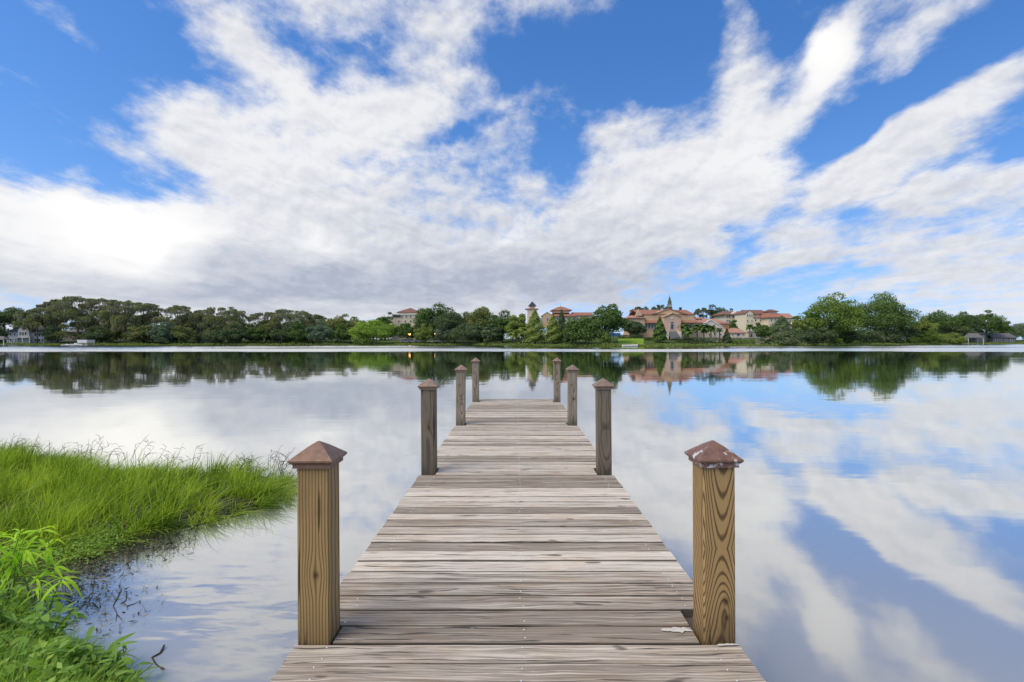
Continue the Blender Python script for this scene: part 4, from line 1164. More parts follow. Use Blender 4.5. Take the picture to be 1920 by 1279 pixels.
for x_ in (1421, 1427, 1433, 1439): b.win(x_, 591, 1.6, 2.0, 3.0)

b = Bld('tiled_wing', 'wing with stacked red tile roofs behind the broad spiky cypress', 1462, 262)
b.wall(1441, 1468, 595, S_CREAM, 12); b.hip(1440, 1469, 595, 581, T_RED, 12, 0, .6, 1.5); b.wall(1447, 1463, 583, S_PALE, 5, 590, 3.5, 'upper_wall'); b.hip(1446, 1464.5, 583, 578.8, T_BROWN, 5, 3.5, .5, .8, 'upper_roof')
b.wall(1468, 1490, 596, S_CREAM, 10, None, 1.0, 'end_wall'); b.gx(1467, 1491, 596, 586.5, T_PINK, 10, 1.0, .5, 'end_roof')
for x_ in (1446, 1453, 1460): b.win(x_, 600, 2, 4)
for x_ in (1474, 1483): b.win(x_, 602, 2, 4, 1.0)
b = Bld('cream_house', 'small cream house with orange awning between the cypress and great oak', 1511, 232, 'house')
b.wall(1499, 1516, 606, S_CREAM, 8); b.hip(1498, 1517, 606, 600, S_PALE, 8, 0, .5); b.win(1504, 624, 3, 6); b.win(1512, 612, 2.4, 3.4)
b.poly([(1507, 630), (1518, 630), (1518, 624), (1507, 621)], S_ORANGE, 1.6, -1.6, 'awning')

# houses of the left shore
b = Bld('white_house', 'white two-storey house with steep gable behind the left trees', 50, 225, 'house')
b.wall(16, 83, 622, S_WHITE, 9); b.gx(14, 85, 622, 612.5, T_GREY, 9, 0, .5)
b.poly([(41, 645), (61, 645), (61, 618), (51, 606.5), (41, 618)], S_WHITE, 4, -1.8, 'gable_wall'); b.gy(40.5, 61.5, 618.3, 606.2, T_GREY, 4, -1.7, .4)
b.win(51, 613, 3, 3.4, -1.8)
for x_ in (46, 51, 56): b.win(x_, 626, 3, 6, -1.8)
for x_ in (21, 28, 35, 67, 74, 80): b.win(x_, 627.5, 3, 6)
for x_ in (21, 28, 35, 67, 74, 80): b.win(x_, 638, 3, 5)
MB().box(b.X(30), b.X(72), -4.0, -1.82, b.Z(633.5), b.Z(633)).build('balcony_floor', M_TRIM, b.root)
rl = MB(); rl.box(b.X(30), b.X(72), -4.0, -3.9, b.Z(630) - .08, b.Z(630))
for q in range(30): rl.box(b.X(30) + q * (b.X(72) - b.X(30)) / 29.2, b.X(30) + q * (b.X(72) - b.X(30)) / 29.2 + .07, -4.0, -3.92, b.Z(633), b.Z(630) - .08)
rl.build('balcony_rail', M_WMETAL, b.root)
for x_ in (30.6, 44, 58, 71.4): MB().box(b.X(x_) - .14, b.X(x_) + .14, -4.0, -3.72, -1.2, b.Z(633.5)).build('porch_column', M_WMETAL, b.root)
b = Bld('pink_house', 'pale pink house glimpsed between the trees left of the boat lift', 131, 242, 'house')
b.wall(122, 142, 622, S_PINK, 8); b.hip(121, 143, 622, 616, T_GREY, 8, 0, .5); b.win(127, 627, 2.6, 3.4); b.win(136, 627, 2.6, 3.4)
b = Bld('tan_arched_house', 'tan house with two arched openings behind the tall grove', 222, 240, 'house')
b.wall(210, 236, 618, S_PALE, 8); b.hip(209, 237, 618, 611, T_BROWN, 8, 0, .5); b.win(218, 628, 4, 8, 0, True); b.win(226.5, 628, 4, 8, 0, True)
b = Bld('small_white_house', 'small white house among dark trunks on the left shore', 381, 236, 'house')
b.wall(370, 392, 629, S_WHITE, 8); b.gx(369, 393, 629, 622, T_GREY, 8); b.win(376, 634, 3, 3.6); b.win(386, 634, 3, 3.6)


def canopy(name, label, px, D, x0, x1, ytop, yeave, roofmat, shape, cat, ybase=None):
    b = Bld(name, label, px, D, cat)
    b.g = 0.0; b.root.location.z = 0.0; del b.root['group']
    w = b.X(x1) - b.X(x0)
    if shape == 'hip': MB().hip(b.X(x0), b.X(x1), -1.8, 1.8, b.Z(yeave), b.Z(ytop) - b.Z(yeave), max(0, w / 2 - 1.6), .15).build('roof', roofmat, b.root)
    else: MB().prism([(b.X(x0), b.Z(yeave)), (b.X(x0) - .25, b.Z(ytop)), (b.X(x1) + .25, b.Z(ytop)), (b.X(x1), b.Z(yeave))], -2, 2).build('roof', roofmat, b.root)
    for sx in (b.X(x0) + .15, b.X(x1) - .15):
        for sy in (-1.6, 1.6): MB().box(sx - .09, sx + .09, sy - .09, sy + .09, -1.2, b.Z(yeave) + .05).build('post', M_WMETAL, b.root)
    MB().box(b.X(x0) - .8, b.X(x1) + .8, 1.9, 3.2, .28, .42).build('walkway', S_PALE, b.root)
    return b


canopy('boat_lift', 'white canopied boat lift at the left shore waterline', 161, 209, 153, 170, 637.3, 643, M_WMETAL, 'flat', 'boat lift')
canopy('boathouse', 'grey-roofed boathouse at the left edge of the shore', 4, 208, -14, 15, 630.5, 636.5, T_GREY, 'hip', 'boathouse')
canopy('gazebo', 'pale hip-roofed gazebo on the right shore', 1824, 271, 1810, 1839, 624.8, 633, T_GREY, 'hip', 'gazebo')
b = Bld('grey_house', 'grey gabled house right behind the gazebo', 1838, 305, 'house')
b.wall(1829, 1848, 626, S_GREY, 9); b.gx(1828, 1849, 626, 616.5, T_GREY, 9); b.win(1834, 631, 2.6, 3); b.win(1842, 631, 2.6, 3)
b = Bld('long_grey_house', 'long low house with grey shingle roof on the right shore', 1883, 306, 'house')
b.wall(1862, 1904, 633, S_GREY, 9); b.gx(1860, 1906, 633, 624.5, T_GREY, 9)
for x_ in (1868, 1876, 1886, 1896): b.win(x_, 638, 3, 3.4)


def boat_mesh(L, W, H):
    mb = MB(); rings = []
    for i in range(9):
        f = i / 8; x = (f - .5) * L; w = W / 2 * (1 - max(0, (f - .45) / .55) ** 2.2) + .03; sh = H * (1 + .35 * f * f)
        rings.append([(x, -w, sh), (x, -w * .72, .05), (x, 0, -.06), (x, w * .72, .05), (x, w, sh), (x, w * .86, sh - .03), (x, 0, .14), (x, -w * .86, sh - .03)])
    mb.loft(rings)
    return mb.me('hull', True)


def boat(label, px, D, L, yaw, cabin=False):
    o = empty('motorboat' if cabin else 'rowing_boat', (at(px, D), D, .02), yaw); tag(o, label, 'boat')
    h = link('hull', boat_mesh(L, L * .34, L * .11), M_WMETAL, o)
    for q in (-.18, .12): MB().box(L * q - .12, L * q + .12, -L * .14, L * .14, L * .085, L * .10).build('bench', S_PALE, o)
    if cabin:
        MB().box(-L * .05, L * .14, -L * .11, L * .11, L * .10, L * .2).build('console', M_WMETAL, o)
        MB().prism([(L * .14, L * .2), (L * .1, L * .27), (L * .08, L * .27), (L * .12, L * .2)], -L * .1, L * .1).build('windscreen', M_GLASS, o)
        MB().box(-L * .56, -L * .5, -.15, .15, .05, L * .19).build('outboard_motor', M_DARK, o)


boat('white motorboat moored left of the boat lift', 142, 207, 5.0, R(8), True)
boat('small boat at the far left of the moored group', 125, 207, 3.4, R(12), True)
boat('white rowing boat drawn up below the bright lawn', 1181, 172.5, 5.0, R(-5))


def car(label, px, D, paint, yaw=0.0):
    x = at(px, D); o = empty('parked_car', (x, D, ground_z(x, D) + .02), yaw); tag(o, label, 'car', 'cars parked by the lamps')
    MB().prism([(-2.2, .35), (2.15, .35), (2.2, .75), (1.9, .88), (.95, .95), (-1.6, .98), (-2.2, .9)], -.85, .85).build('body', paint, o)
    MB().prism([(-1.7, .97), (1.0, .95), (.4, 1.42), (-1.2, 1.45)], -.72, .72).build('cabin', M_GLASS, o)
    MB().box(-1.15, .35, -.70, .70, 1.43, 1.49).build('roof', paint, o)
    for wx in (-1.35, 1.35):
        for wy in (-.80, .80):
            w = MB().lathe([(.2, -.11), (.33, -.10), (.33, .10), (.2, .11)], 12).build('wheel', M_DARK, o); w.location = (wx, wy, .33); w.rotation_euler = (R(90), 0, 0)
    for wy in (-.6, .6): MB().box(2.12, 2.21, wy - .15, wy + .15, .62, .76).build('headlight', M_TRIM, o)


P_WHITE = simple_mat('white_car_paint', (.72, .72, .72), .3, .03, 1, .5); P_SILVER = simple_mat('silver_car_paint', (.42, .43, .45), .3, .03, 1, .5)
car('white car right below the left street lamp', 760, 243, P_WHITE); car('white car second from the left street lamp', 773, 243, P_WHITE, R(4)); car('silver car at the end by the navy canopy', 786, 243, P_SILVER)
car('white car left of the right-hand street lamp', 811, 242, P_WHITE); car('white car right of the right-hand street lamp', 826, 242, P_WHITE, R(3))


def lamp_mat():
    m, n = mat_new('lamp_glow')
    e = n.new('ShaderNodeEmission'); e.inputs[0].default_value = (1.0, .50, .14, 1); e.inputs[1].default_value = 9.0
    finish(n, e.outputs[0])
    return m


M_LAMP = lamp_mat()


def street_lamp(label, px, py, D, r):
    x = at(px, D); g = ground_z(x, D); z = EYE - (py - VY) / F * D
    o = empty('street_lamp', (x, D, g)); tag(o, label, 'lamp', 'lit lamps on the far shore')
    MB().tube([(0, 0, -.2), (0, 0, (z - g) * .5), (0, 0, z - g - r)], [.10, .07, .05], 8).build('pole', M_DARK, o)
    MB().lathe([(.02, -r * 1.1), (r * .8, -r * .7), (r, 0), (r * .8, r * .7), (.02, r)], 14).build('globe', M_LAMP, o, True).location = (0, 0, z - g)
    MB().lathe([(r * .85, 0), (r * .6, .12), (.02, .25)], 10).build('lamp_cap', M_DARK, o).location = (0, 0, z - g + r * .75)


street_lamp('bright orange lit street lamp above the white cars', 768, 626.4, 239, .42)
street_lamp('fainter lit street lamp right of the navy canopy', 814.5, 626, 239, .26)
street_lamp('tiny lit lamp inside the bright green willow', 706, 627, 241, .18)

b = Bld('navy_canopy', 'navy canvas canopy beside the left street lamp', 781, 247, 'canopy')
MB().gable_x(b.X(770), b.X(792), 0, 3, b.Z(631.5), .9, .5).build('canvas', M_TARP, b.root)
for x_ in (770.6, 791.4):
    for y_ in (.1, 2.8): MB().box(b.X(x_) - .06, b.X(x_) + .06, y_, y_ + .12, -1, b.Z(631.7)).build('pole', M_DARK, b.root)


def screen_fence(label, px0, px1, D, ytop, ybot):
    x0, x1 = at(px0, D), at(px1, D); o = empty('blue_fence', ((x0 + x1) / 2, D, ground_z((x0 + x1) / 2, D))); tag(o, label, 'fence', 'blue screens')
    g = o.location.z; n = max(2, int((x1 - x0) / 3)); zt, zb = EYE - (ytop - VY) / F * D - g, EYE - (ybot - VY) / F * D - g
    w = (x1 - x0) / n
    for k in range(n):
        a = -(x1 - x0) / 2 + k * w
        MB().box(a + .06, a + w - .06, -.02, .02, zb, zt).build('screen_panel', M_BLUE, o)
    for k in range(n + 1):
        a = -(x1 - x0) / 2 + k * w
        MB().box(a - .05, a + .05, -.06, .06, -.6, zt + .1).build('fence_post', M_DARK, o)


screen_fence('long blue screen fence under the yellow-green trees', 985, 1062, 214, 628.5, 637)
screen_fence('short blue screen between the tall oak and the lawn', 1138, 1163, 196, 624.5, 631)


def hedge(label, px0, px1, D, ytop, seed, pal='dark'):
    rng = np.random.default_rng(seed); x0, x1 = at(px0, D), at(px1, D)
    g = ground_z((x0 + x1) / 2, D); H = EYE - (ytop - VY) / F * D - g
    n = int((x1 - x0) * 130)
    P = np.stack([rng.uniform(x0, x1, n) - (x0 + x1) / 2, rng.uniform(-.9, .9, n), rng.random(n) ** .7 * H * (.85 + .25 * rng.random(n))], 1)
    nr = rng.normal(size=P.shape); nr[:, 1] -= .6; nr /= np.linalg.norm(nr, axis=1)[:, None]
    V, Q = leaf_quads(rng, P, nr, .17)
    o = link('hedge', np_mesh('hedge', V, Q, rng.random(n)), LEAF[pal]); o.location = ((x0 + x1) / 2, D, g)
    tag(o, label, 'hedge', 'clipped hedges before the hall')


hedge('dark hedge along the top of the bright lawn', 1160, 1206, 196, 628, 1)
hedge('low hedge left of the hall steps', 1209, 1243, 190, 633, 2)
hedge('hedge right of the hall steps below the palms', 1266, 1345, 189, 633, 3)
hedge('long dark hedge below the red pavilion', 1347, 1432, 199.5, 633.5, 4)
hedge('loose light shrubbery at the water below the pavilion', 1370, 1416, 197.5, 637, 5, 'green')


def lawn():
    m, n = mat_new('mown_lawn')
    p = n.pos(); f = n.noise(p, .8, 5, .65)
    finish(n, principled(n, n.mix(f, (.16, .28, .03), (.26, .40, .05)), .9, .1, bump(n, f, .4, .05)))
    V, Fc = [], []; nx, ny = 14, 12
    for i in range(nx + 1):
        for j in range(ny + 1):
            D = 176.5 + (197.0 - 176.5) * j / ny; px = 1159 + (1207 - 1159) * i / nx + math.sin(j * 1.3) * .8
            x = at(px, D); V.append((x, D, ground_z(x, D) + .12))
    for i in range(nx):
        for j in range(ny): Fc.append((i * (ny + 1) + j, (i + 1) * (ny + 1) + j, (i + 1) * (ny + 1) + j + 1, i * (ny + 1) + j + 1))
    tag(link('lawn', mesh('lawn', V, Fc, smooth=True), m), 'bright mown lawn left of the hall', kind='structure')


lawn()

# ------------------------------------------------------------------ near bank: grass, weeds, driftwood
def leafy(name, dark, light, trans=.35, gloss=.25, third=None):
    m, n = mat_new(name)
    a = n.new('ShaderNodeAttribute'); a.attribute_name = 'tint'
    t = n.e(a.outputs['Fac'])
    oi = n.new('ShaderNodeObjectInfo')
    t = (t + (n.e(oi.outputs['Random']) - .5) * .6).clamp()
    c = n.mix(t, dark, light)
    if third: c = n.mix(t.step(.93, .97), c, third)
    p = principled(n, c, .45, gloss)
    tr = n.new('ShaderNodeBsdfTranslucent'); n.link(n.mix(1.0, c, (1.1, 1.1, .5), 'MULTIPLY'), tr.inputs[0])
    ms = n.new('ShaderNodeMixShader'); ms.inputs[0].default_value = trans
    n.link(p, ms.inputs[1]); n.link(tr.outputs[0], ms.inputs[2])
    finish(n, ms.outputs[0])
    return m


G_GRASS = leafy('lake_grass', (.10, .21, .018), (.58, .74, .09), .44, .2, (.62, .56, .32))
G_WILLOW = leafy('lanceolate_leaf', (.46, .74, .04), (.76, .95, .10), .48)
G_WEED = leafy('broad_leaf', (.18, .35, .045), (.50, .68, .15), .42)
G_PALE = leafy('pale_leaf', (.22, .32, .16), (.34, .42, .24), .25)
G_REED = leafy('dry_reed', (.06, .065, .04), (.15, .15, .10), .2, .1)
G_DEBRIS = leafy('floating_litter', (.045, .045, .022), (.30, .29, .14), .1, .2)
G_STEM = simple_mat('green_stem', (.16, .24, .06), .6, .2, 20)
G_TWIG = simple_mat('wet_twig', (.045, .040, .034), .6, .4, 30)
G_MUD = simple_mat('mud', (.035, .03, .02), .7, .4, 5)

ISLE_PX = [(-420, 842), (-150, 846), (30, 858), (110, 866), (200, 886), (330, 889), (470, 884), (546, 905), (545, 936), (480, 962), (400, 982), (330, 996), (250, 1012), (170, 1030), (90, 1062), (0, 1105), (-300, 1160), (-600, 1100)]
ISLE = [shore_pt(*p) for p in ISLE_PX]
BANK_PX = [(-700, 1060), (-250, 1100), (-60, 1100), (50, 1125), (70, 1190), (120, 1215), (200, 1240), (265, 1300), (300, 1400), (330, 1700), (300, 2300), (-1500, 2300)]
BANK = [shore_pt(*p) for p in BANK_PX]


def inside(poly, P):
    x, y = P[:, 0], P[:, 1]; r = np.zeros(len(P), bool); n = len(poly)
    for i in range(n):
        x0, y0 = poly[i]; x1, y1 = poly[i - 1]
        c = ((y0 > y) != (y1 > y)) & (x < (x1 - x0) * (y - y0) / (y1 - y0 + 1e-12) + x0)
        r ^= c
    return r


def edge_dist(poly, P):
    d = np.full(len(P), 1e9); gx = np.zeros((len(P), 2)); n = len(poly)
    for i in range(n):
        a = np.array(poly[i - 1]); b = np.array(poly[i]); ab = b - a
        t = np.clip(((P - a) @ ab) / (ab @ ab), 0, 1); q = a + t[:, None] * ab
        v = q - P; l = np.linalg.norm(v, axis=1); m = l < d
        d[m] = l[m]; gx[m] = v[m] / (l[m][:, None] + 1e-9)
    return d, gx


def scatter(rng, poly, n):
    A = np.array(poly); lo, hi = A.min(0), A.max(0); out = []
    tot = 0
    while tot < n:
        P = rng.uniform(lo, hi, (n * 2, 2)); P = P[inside(poly, P)]; out.append(P); tot += len(P)
    return np.concatenate(out)[:n]


def blades(rng, P, base_z, H, width, lean, tint, seg=3):
    """arching grass blades as tapered strips"""
    n = len(P)
    a = rng.uniform(0, 2 * np.pi, n); side = np.stack([np.cos(a), np.sin(a), np.zeros(n)], 1)
    base = np.column_stack([P, base_z])
    rows = []
    for j in range(seg + 1):
        f = j / seg
        cpos = base + np.column_stack([lean * f ** 1.8, H * (f - .22 * f * f * np.clip(np.linalg.norm(lean, axis=1) / (H + 1e-6), 0, 2))])
        w = width * (1 - f * .92) * (.7 if j == 0 else 1)
        rows.append((cpos - side * w[:, None], cpos + side * w[:, None]))
    V = np.stack([v for r in rows for v in r], 1).reshape(-1, 3)
    k = 2 * (seg + 1); Q = []
    b0 = np.arange(n) * k
    for j in range(seg): Q.append(np.stack([b0 + 2 * j, b0 + 2 * j + 1, b0 + 2 * j + 3, b0 + 2 * j + 2], 1))
    Q = np.concatenate(Q); T = np.tile(tint, seg)
    return V, Q, T


def join(parts):
    off = 0; V, Q, T = [], [], []
    for v, q, t in parts:
        V.append(v); Q.append(q + off); T.append(t); off += len(v)
    return np.concatenate(V), np.concatenate(Q), np.concatenate(T)


def wave(P, s, ph):
    return np.sin(P[:, 0] * s + ph) * np.sin(P[:, 1] * s * 1.3 + ph * 2.1) + .5 * np.sin(P[:, 0] * s * 2.7 + P[:, 1] * s * 1.9 + ph)


def near_ground():
    for nm, poly, lab in (('mud_bank', ISLE, 'muddy root mat under the lake grass'), ('shore_bank', BANK, 'low near bank under the weeds by the pier')):
        c = np.mean(np.array(poly), 0); V = [(c[0], c[1], .05)]; n = len(poly)
        for s, z in ((.82, .05), (.97, .012), (1.04, -.25)):
            V += [(c[0] + (x - c[0]) * s, c[1] + (y - c[1]) * s, z) for x, y in poly]
        Fc = [(0, 1 + i, 1 + (i + 1) % n) for i in range(n)]
        for k in range(2): Fc += [(1 + k * n + i, 1 + (k + 1) * n + i, 1 + (k + 1) * n + (i + 1) % n, 1 + k * n + (i + 1) % n) for i in range(n)]
        tag(link(nm, mesh(nm, V, Fc, smooth=True), G_MUD), lab, kind='structure')


def lake_grass():
    rng = np.random.default_rng(21)
    T0 = scatter(rng, ISLE, 1500); T0 = T0[T0[:, 0] > -9.5]                     # tussocks
    d0, g0 = edge_dist(ISLE, T0); nt = len(T0)
    e0 = np.clip(d0 / .45, 0, 1); wv = wave(T0, 2.3, .7) * .5 + .5
    h0 = (.07 + .13 * e0 + .12 * np.clip(wv, 0, 1)) * rng.uniform(.5, 1.4, nt)
    t0 = np.clip(.46 + .26 * wave(T0, 4.0, 2.0) + .24 * rng.normal(size=nt), .02, .9)
    l0 = g0 * ((1 - e0) * .22)[:, None] + np.array([.07, -.01]) + rng.normal(size=(nt, 2)) * .035
    sparse = rng.random(nt) < np.clip(.25 + (T0[:, 0] + 4.2) * .35, .04, .55) * (wave(T0, 6.0, .3) > .1)
    T0, d0, g0, e0, h0, t0, l0 = (q[~sparse] for q in (T0, d0, g0, e0, h0, t0, l0)); nt = len(T0)
    k = 32; i = np.repeat(np.arange(nt), k); n = len(i)
    off = rng.normal(size=(n, 2)) * .048
    P = T0[i] + off
    ok = inside(ISLE, P) | (rng.random(n) < .5); P, i, off = P[ok], i[ok], off[ok]; n = len(P)
    H = h0[i] * rng.uniform(.45, 1.2, n)
    lean = l0[i] + off * 1.5 + rng.normal(size=(n, 2)) * .045
    tint = np.clip(t0[i] + .15 * rng.normal(size=n), 0, .92); tint[rng.random(n) < .035] = 1.0
    a = blades(rng, P, np.full(n, .02), H, rng.uniform(.0030, .0085, n), lean, tint)
    # long arching blades lying over the clump
    m = 1100; P2 = scatter(rng, ISLE, m)
    b = blades(rng, P2, np.full(m, .08), rng.uniform(.18, .36, m), rng.uniform(.004, .008, m), np.array([.30, .06]) * rng.uniform(.3, 1.6, m)[:, None] + rng.normal(size=(m, 2)) * .16, rng.uniform(.3, .98, m), 5)
    # edge: short stems creeping out over the water
    m = 5200; P3 = scatter(rng, ISLE, m * 5); d3, g3 = edge_dist(ISLE, P3); q = (d3 < .16); P3, g3 = P3[q][:m], g3[q][:m]; m = len(P3)
    c = blades(rng, P3 + g3 * .10, np.full(m, .005), rng.uniform(.02, .11, m), rng.uniform(.002, .005, m), g3 * rng.uniform(.03, .26, m)[:, None] + rng.normal(size=(m, 2)) * .09, rng.uniform(.0, .45, m))
    V, Q, T = join([a, b, c])
    tag(link('lake_grass', np_mesh('lake_grass', V, Q, T), G_GRASS), 'bright green grass growing out over the water left of the pier', kind='stuff')


def reeds():
    """dark dry stalks standing in the water behind the grass"""
    rng = np.random.default_rng(5); rn = random.Random(8); mb = MB()
    spots = [(rn.uniform(-20, 175), rn.uniform(846, 872)) for _ in range(34)] + [(rn.uniform(120, 260), rn.uniform(862, 882)) for _ in range(26)] + [(rn.uniform(260, 400), rn.uniform(866, 886)) for _ in range(10)] \
        + [(rn.uniform(425, 545), rn.uniform(868, 912)) for _ in range(46)]
    leaves = []
    for px, py in spots:
        x, y = shore_pt(px, py); h = rn.uniform(.12, .36); ax, ay = rn.uniform(-.16, .26), rn.uniform(-.1, .1)
        kx = rn.uniform(-.5, .5)
        pts = [(x, y, -.03), (x + ax * .4, y + ay * .4, h * .45), (x + ax * (1 + kx), y + ay, h * rn.uniform(.85, 1.0))]
        mb.tube(pts, [.0032, .0028, .0014], 4)
        for _ in range(rn.randint(1, 4)):
            f = rn.uniform(.35, 1.0); p = Vector(pts[1]).lerp(Vector(pts[2]), f)
            L = rn.uniform(.05, .16); a = rn.uniform(0, 6.28); up = rn.uniform(-.5, 1.0)
            q = p + Vector((math.cos(a) * L, math.sin(a) * L * .6, up * L)); mid = p.lerp(q, .5) + Vector((0, 0, .01))
            mb.tube([p, mid, q], [.0016, .0034, .0006], 3)
    me = mb.me('dry_reeds'); at_ = me.attributes.new('tint', 'FLOAT', 'FACE'); at_.data.foreach_set('value', rng.random(len(me.polygons)).astype(np.float32))
    tag(link('dry_reeds', me, G_REED), 'thin dark dry stalks standing behind the lake grass', kind='stuff')


def ground_cover():
    """low tangle of small leaves and grass on the near bank and litter on the water"""
    rng = np.random.default_rng(31)
    P = scatter(rng, BANK, 60000)
    P = P[(P[:, 0] > -6.0) & (P[:, 1] > 1.2)]
    d, g = edge_dist(BANK, P); n = len(P)
    hm = (.05 + .16 * np.clip(d / .5, 0, 1)) * (1.0 + .5 * wave(P, 5, 1.0))
    z = np.clip(rng.random(n) ** .8 * hm, .0, .4) + .02
    Q3 = np.column_stack([P, z]); nrm = rng.normal(size=(n, 3)) * .6 + np.array([0, -.2, .8]); nrm /= np.linalg.norm(nrm, axis=1)[:, None]
    half = n // 2
    V, Q = leaf_quads(rng, Q3[:half], nrm[:half], .021, 1.3)
    a = (V, Q, np.clip(rng.normal(.45, .28, half), 0, .92))
    m = n - half
    b = blades(rng, P[half:], np.full(m, .01), rng.uniform(.05, .22, m) * (.5 + np.clip(d[half:] / .4, 0, 1)), rng.uniform(.002, .0045, m), rng.normal(size=(m, 2)) * .09 + g[half:] * .06, np.clip(rng.normal(.5, .25, m), 0, .92))
    # small round leaves of a creeping herb at the foot of the long grass
    px = rng.normal(165, 48, 3600); py = 1022 + 17 * rng.normal(size=3600) - (px - 165) * .28; D = EYE * F / (py - VY); X = (px - VX) / F * D
    P4 = np.column_stack([X, D, rng.uniform(.01, .09, 3600)]); n4 = rng.normal(size=P4.shape) * .5 + np.array([0, -.15, .9]); n4 /= np.linalg.norm(n4, axis=1)[:, None]
    V4, Q4 = leaf_quads(rng, P4, n4, .013, .8)
    V, Q, T = join([a, b, (V4, Q4, np.clip(rng.normal(.4, .3, 3600), 0, .92))])
    tag(link('ground_cover', np_mesh('ground_cover', V, Q, T), G_WEED), 'tangle of small weeds and grass on the near left bank', kind='stuff')
    # litter
    px = np.concatenate([rng.normal(190, 80, 2600), rng.normal(120, 65, 1500), rng.normal(290, 60, 800)]); t = rng.normal(size=len(px))
    py = np.concatenate([1040 + 20 * t[:2600] - (px[:2600] - 190) * .25, 1105 + 34 * t[2600:4100], 1015 + 13 * t[4100:] - (px[4100:] - 290) * .2])
    ok = (py > 985) & (px < 372) & (px > -60); px, py = px[ok], py[ok]
    D = EYE * F / (py - VY); X = (px - VX) / F * D; n = len(X)
    P = np.column_stack([X, D, rng.uniform(.003, .03, n)])
    nrm = rng.normal(size=(n, 3)) * .35 + np.array([0, 0, 1.]); nrm /= np.linalg.norm(nrm, axis=1)[:, None]
    V, Q = leaf_quads(rng, P, nrm, .0085 * rng.uniform(.35, 1.25, n), 2.4)
    m = 1500; i = rng.integers(0, n, m)
    b = blades(rng, P[i, :2], np.full(m, .0), rng.uniform(.01, .09, m), rng.uniform(.0015, .003, m), rng.normal(size=(m, 2)) * .07, rng.uniform(0, .7, m))
    V, Q, T = join([(V, Q, rng.random(n) ** 1.8), b])
    tag(link('floating_litter', np_mesh('floating_litter', V, Q, T), G_DEBRIS), 'floating leaves and stem litter at the edge of the grass', kind='stuff')


def leaf_mesh(name, L, W, droop, fold=.25, n=6, wide=.45):
    V, Fc = [], []
    for i in range(n + 1):
        f = i / n; w = W / 2 * (math.sin(math.pi * min(1, f ** (math.log(.5) / math.log(wide)))) ** .8 if 0 < f < 1 else .03)
        z = -droop * L * f * f; y = L * f * (1 - .25 * droop * f)
        V += [(-w, y, z + w * fold), (0, y, z), (w, y, z + w * fold)]
    for i in range(n):
        a = i * 3
        Fc += [(a, a + 1, a + 4, a + 3), (a + 1, a + 2, a + 5, a + 4)]
    me = mesh(name, V, Fc, smooth=True)
    return me


LF_LANCE = [leaf_mesh('leaf', .15, .020, d, .3, 6, .42) for d in (.35, .6, .9)]
LF_BROAD = [leaf_mesh('leaf', .075, .034, d, .2, 5, .45) for d in (.1, .3, .5)]
LF_OVAL = [leaf_mesh('leaf', .07, .036, d, .15, 5, .55) for d in (.0, .2)]
LF_SLIM = [leaf_mesh('leaf', .11, .026, d, .25, 5, .4) for d in (.2, .5)]
for l in LF_LANCE: l.materials.append(G_WILLOW)
for l in LF_BROAD + LF_SLIM: l.materials.append(G_WEED)
for l in LF_OVAL: l.materials.append(G_PALE)


def plant(label, px, py, z0, H, shoots, leaves, meshes, spread, seed, whorl=False, mat=G_STEM):
    rn = random.Random(seed); D = (EYE - z0) * F / (py - VY); x = (px - VX) / F * D
    o = empty('leafy_plant', (x, D, z0)); tag(o, label, 'plant', 'weeds on the near bank')
    for s in range(shoots):
        a = rn.uniform(0, 6.283); r = spread * rn.uniform(.3, 1.0); h = H * rn.uniform(.6, 1.05)
        p0 = Vector((rn.uniform(-.04, .04), rn.uniform(-.04, .04), -.05)); p2 = Vector((math.cos(a) * r, math.sin(a) * r, h)); p1 = p0.lerp(p2, .5) + Vector((0, 0, h * .12))
        MB().tube([p0, p1, p2], [.005, .0035, .002], 5).build('stem', mat, o)
        for k in range(leaves):
            f = (.86 + .14 * rn.random()) if whorl and k > leaves * .35 else rn.uniform(.25, 1.0)
            p = (p0.lerp(p1, f * 2) if f < .5 else p1.lerp(p2, f * 2 - 1))
            l = link('leaf', rn.choice(meshes), None, o); l.location = p
            l.rotation_euler = (rn.uniform(-.1, .75), rn.uniform(-.3, .3), rn.uniform(0, 6.283)); q = rn.uniform(.65, 1.2); l.scale = (q, q, q)


near_ground(); lake_grass(); reeds(); ground_cover()
plant('bright lime plant with drooping narrow leaves at the left edge', 12, 1130, .10, .46, 9, 12, LF_LANCE, .20, 1, True)
plant('smaller lime plant with narrow leaves overhanging the litter', 62, 1120, .08, .36, 5, 10, LF_LANCE, .20, 2, True)
plant('lime shoot of drooping leaves below the bigger lime plants', 85, 1150, .06, .28, 4, 9, LF_LANCE, .15, 3, True)
plant('dark broad-leaved weed beside the small pool of open water', 60, 1225, .03, .24, 6, 9, LF_BROAD, .16, 4)
plant('leafy weed reaching over the water in front of the twigs', 92, 1210, .03, .22, 5, 8, LF_SLIM, .20, 5)
plant('broad-leaved weed in the lower left corner', 12, 1262, .06, .24, 8, 9, LF_BROAD, .16, 6)
plant('spreading weed at the bottom edge left of the pier', 190, 1265, .03, .13, 8, 8, LF_SLIM, .16, 7)
plant('bushy weed left of the spreading one at the bottom edge', 120, 1268, .04, .20, 8, 9, LF_SLIM, .15, 8)
plant('pale oval-leaved herb near the lower left corner', 45, 1290, .05, .14, 4, 3, LF_OVAL, .10, 9)
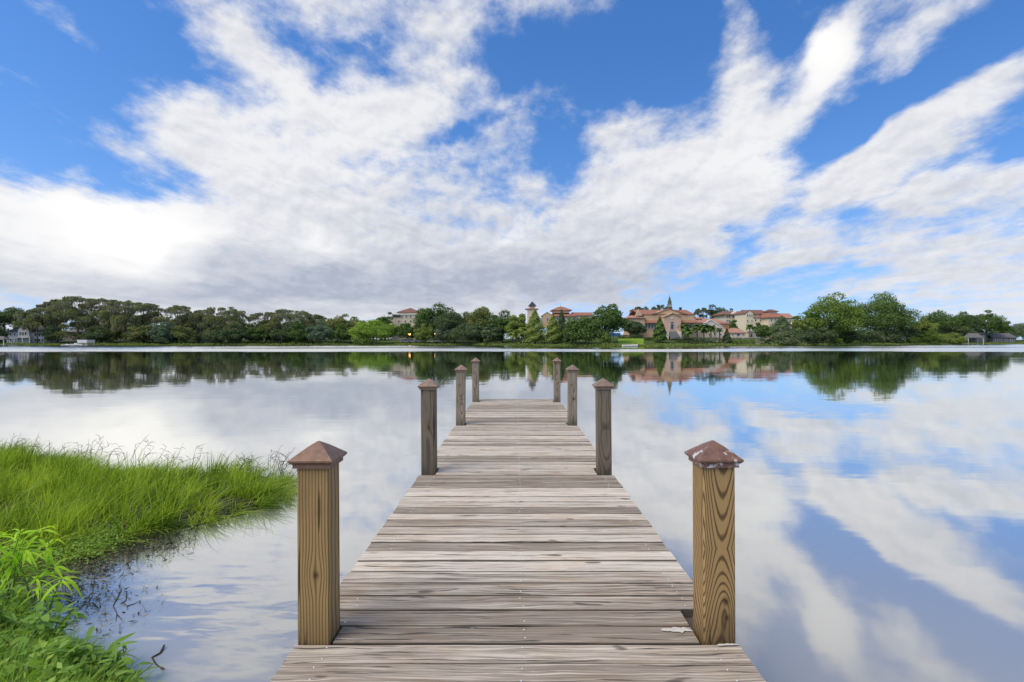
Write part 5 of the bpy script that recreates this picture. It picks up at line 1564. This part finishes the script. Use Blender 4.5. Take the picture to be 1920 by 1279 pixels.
plant('tall weed against the left edge below the lime plants', -8, 1190, .08, .34, 8, 9, LF_BROAD, .17, 10)
plant('slim weed at the water edge near the bottom', 232, 1285, .02, .10, 6, 7, LF_BROAD, .13, 11)
plant('pale floating herb at the edge of the long grass', 80, 1040, .02, .05, 4, 3, LF_OVAL, .12, 12)


def twig(label, pts, r=.0035):
    P = [shore_pt(*p[:2]) for p in pts[0]]
    c = P[0]; o = empty('twig', (c[0], c[1], .0)); tag(o, label, 'twig', 'twigs lying in the shallows')
    for k, path in enumerate(pts):
        Q = [shore_pt(*p[:2]) for p in path]; zs = [p[2] if len(p) > 2 else .004 for p in path]
        MB().tube([(q[0] - c[0], q[1] - c[1], z) for q, z in zip(Q, zs)], [r * (1 - .6 * i / max(1, len(Q) - 1)) for i in range(len(Q))], 5).build('stem' if k == 0 else 'branchlet', G_TWIG, o)


twig('dark crooked twig beside the eddy nearest the pier', [[(308, 1214, .012), (300, 1226), (285, 1234), (292, 1246), (305, 1256)], [(302, 1253), (308, 1258, .01)]], .006)
twig('long thin crooked twig left of the forked one', [[(228, 1106, .01), (219, 1124), (212, 1137), (219, 1150), (217, 1166)], [(219, 1153), (227, 1161)]])
twig('forked twig lying right of the thin crooked one', [[(238, 1112, .012), (237, 1124), (231, 1131), (239, 1138), (239, 1144)], [(239, 1137), (252, 1133), (264, 1128, .01)], [(231, 1131), (225, 1133)]])
twig('short straight stick floating below the thin crooked twig', [[(192, 1193), (206, 1189)]])
twig('tiny upright twig stub under the thin crooked one', [[(225, 1176, .02), (225, 1190)], [(223, 1186), (227, 1188)]], .0025)
twig('bare bent twigs at the bottom edge left of the pier', [[(230, 1238, .10), (234, 1258, .02), (232, 1275)], [(210, 1262, .04), (222, 1252, .05), (227, 1258, .02)]], .003)

SC.cycles.max_bounces = 6
SC.cycles.diffuse_bounces = 3
SC.cycles.glossy_bounces = 3
SC.cycles.transmission_bounces = 4
SC.cycles.caustics_reflective = False
SC.cycles.caustics_refractive = False
SC.cycles.sample_clamp_indirect = 4.0
SC.cycles.use_denoising = True
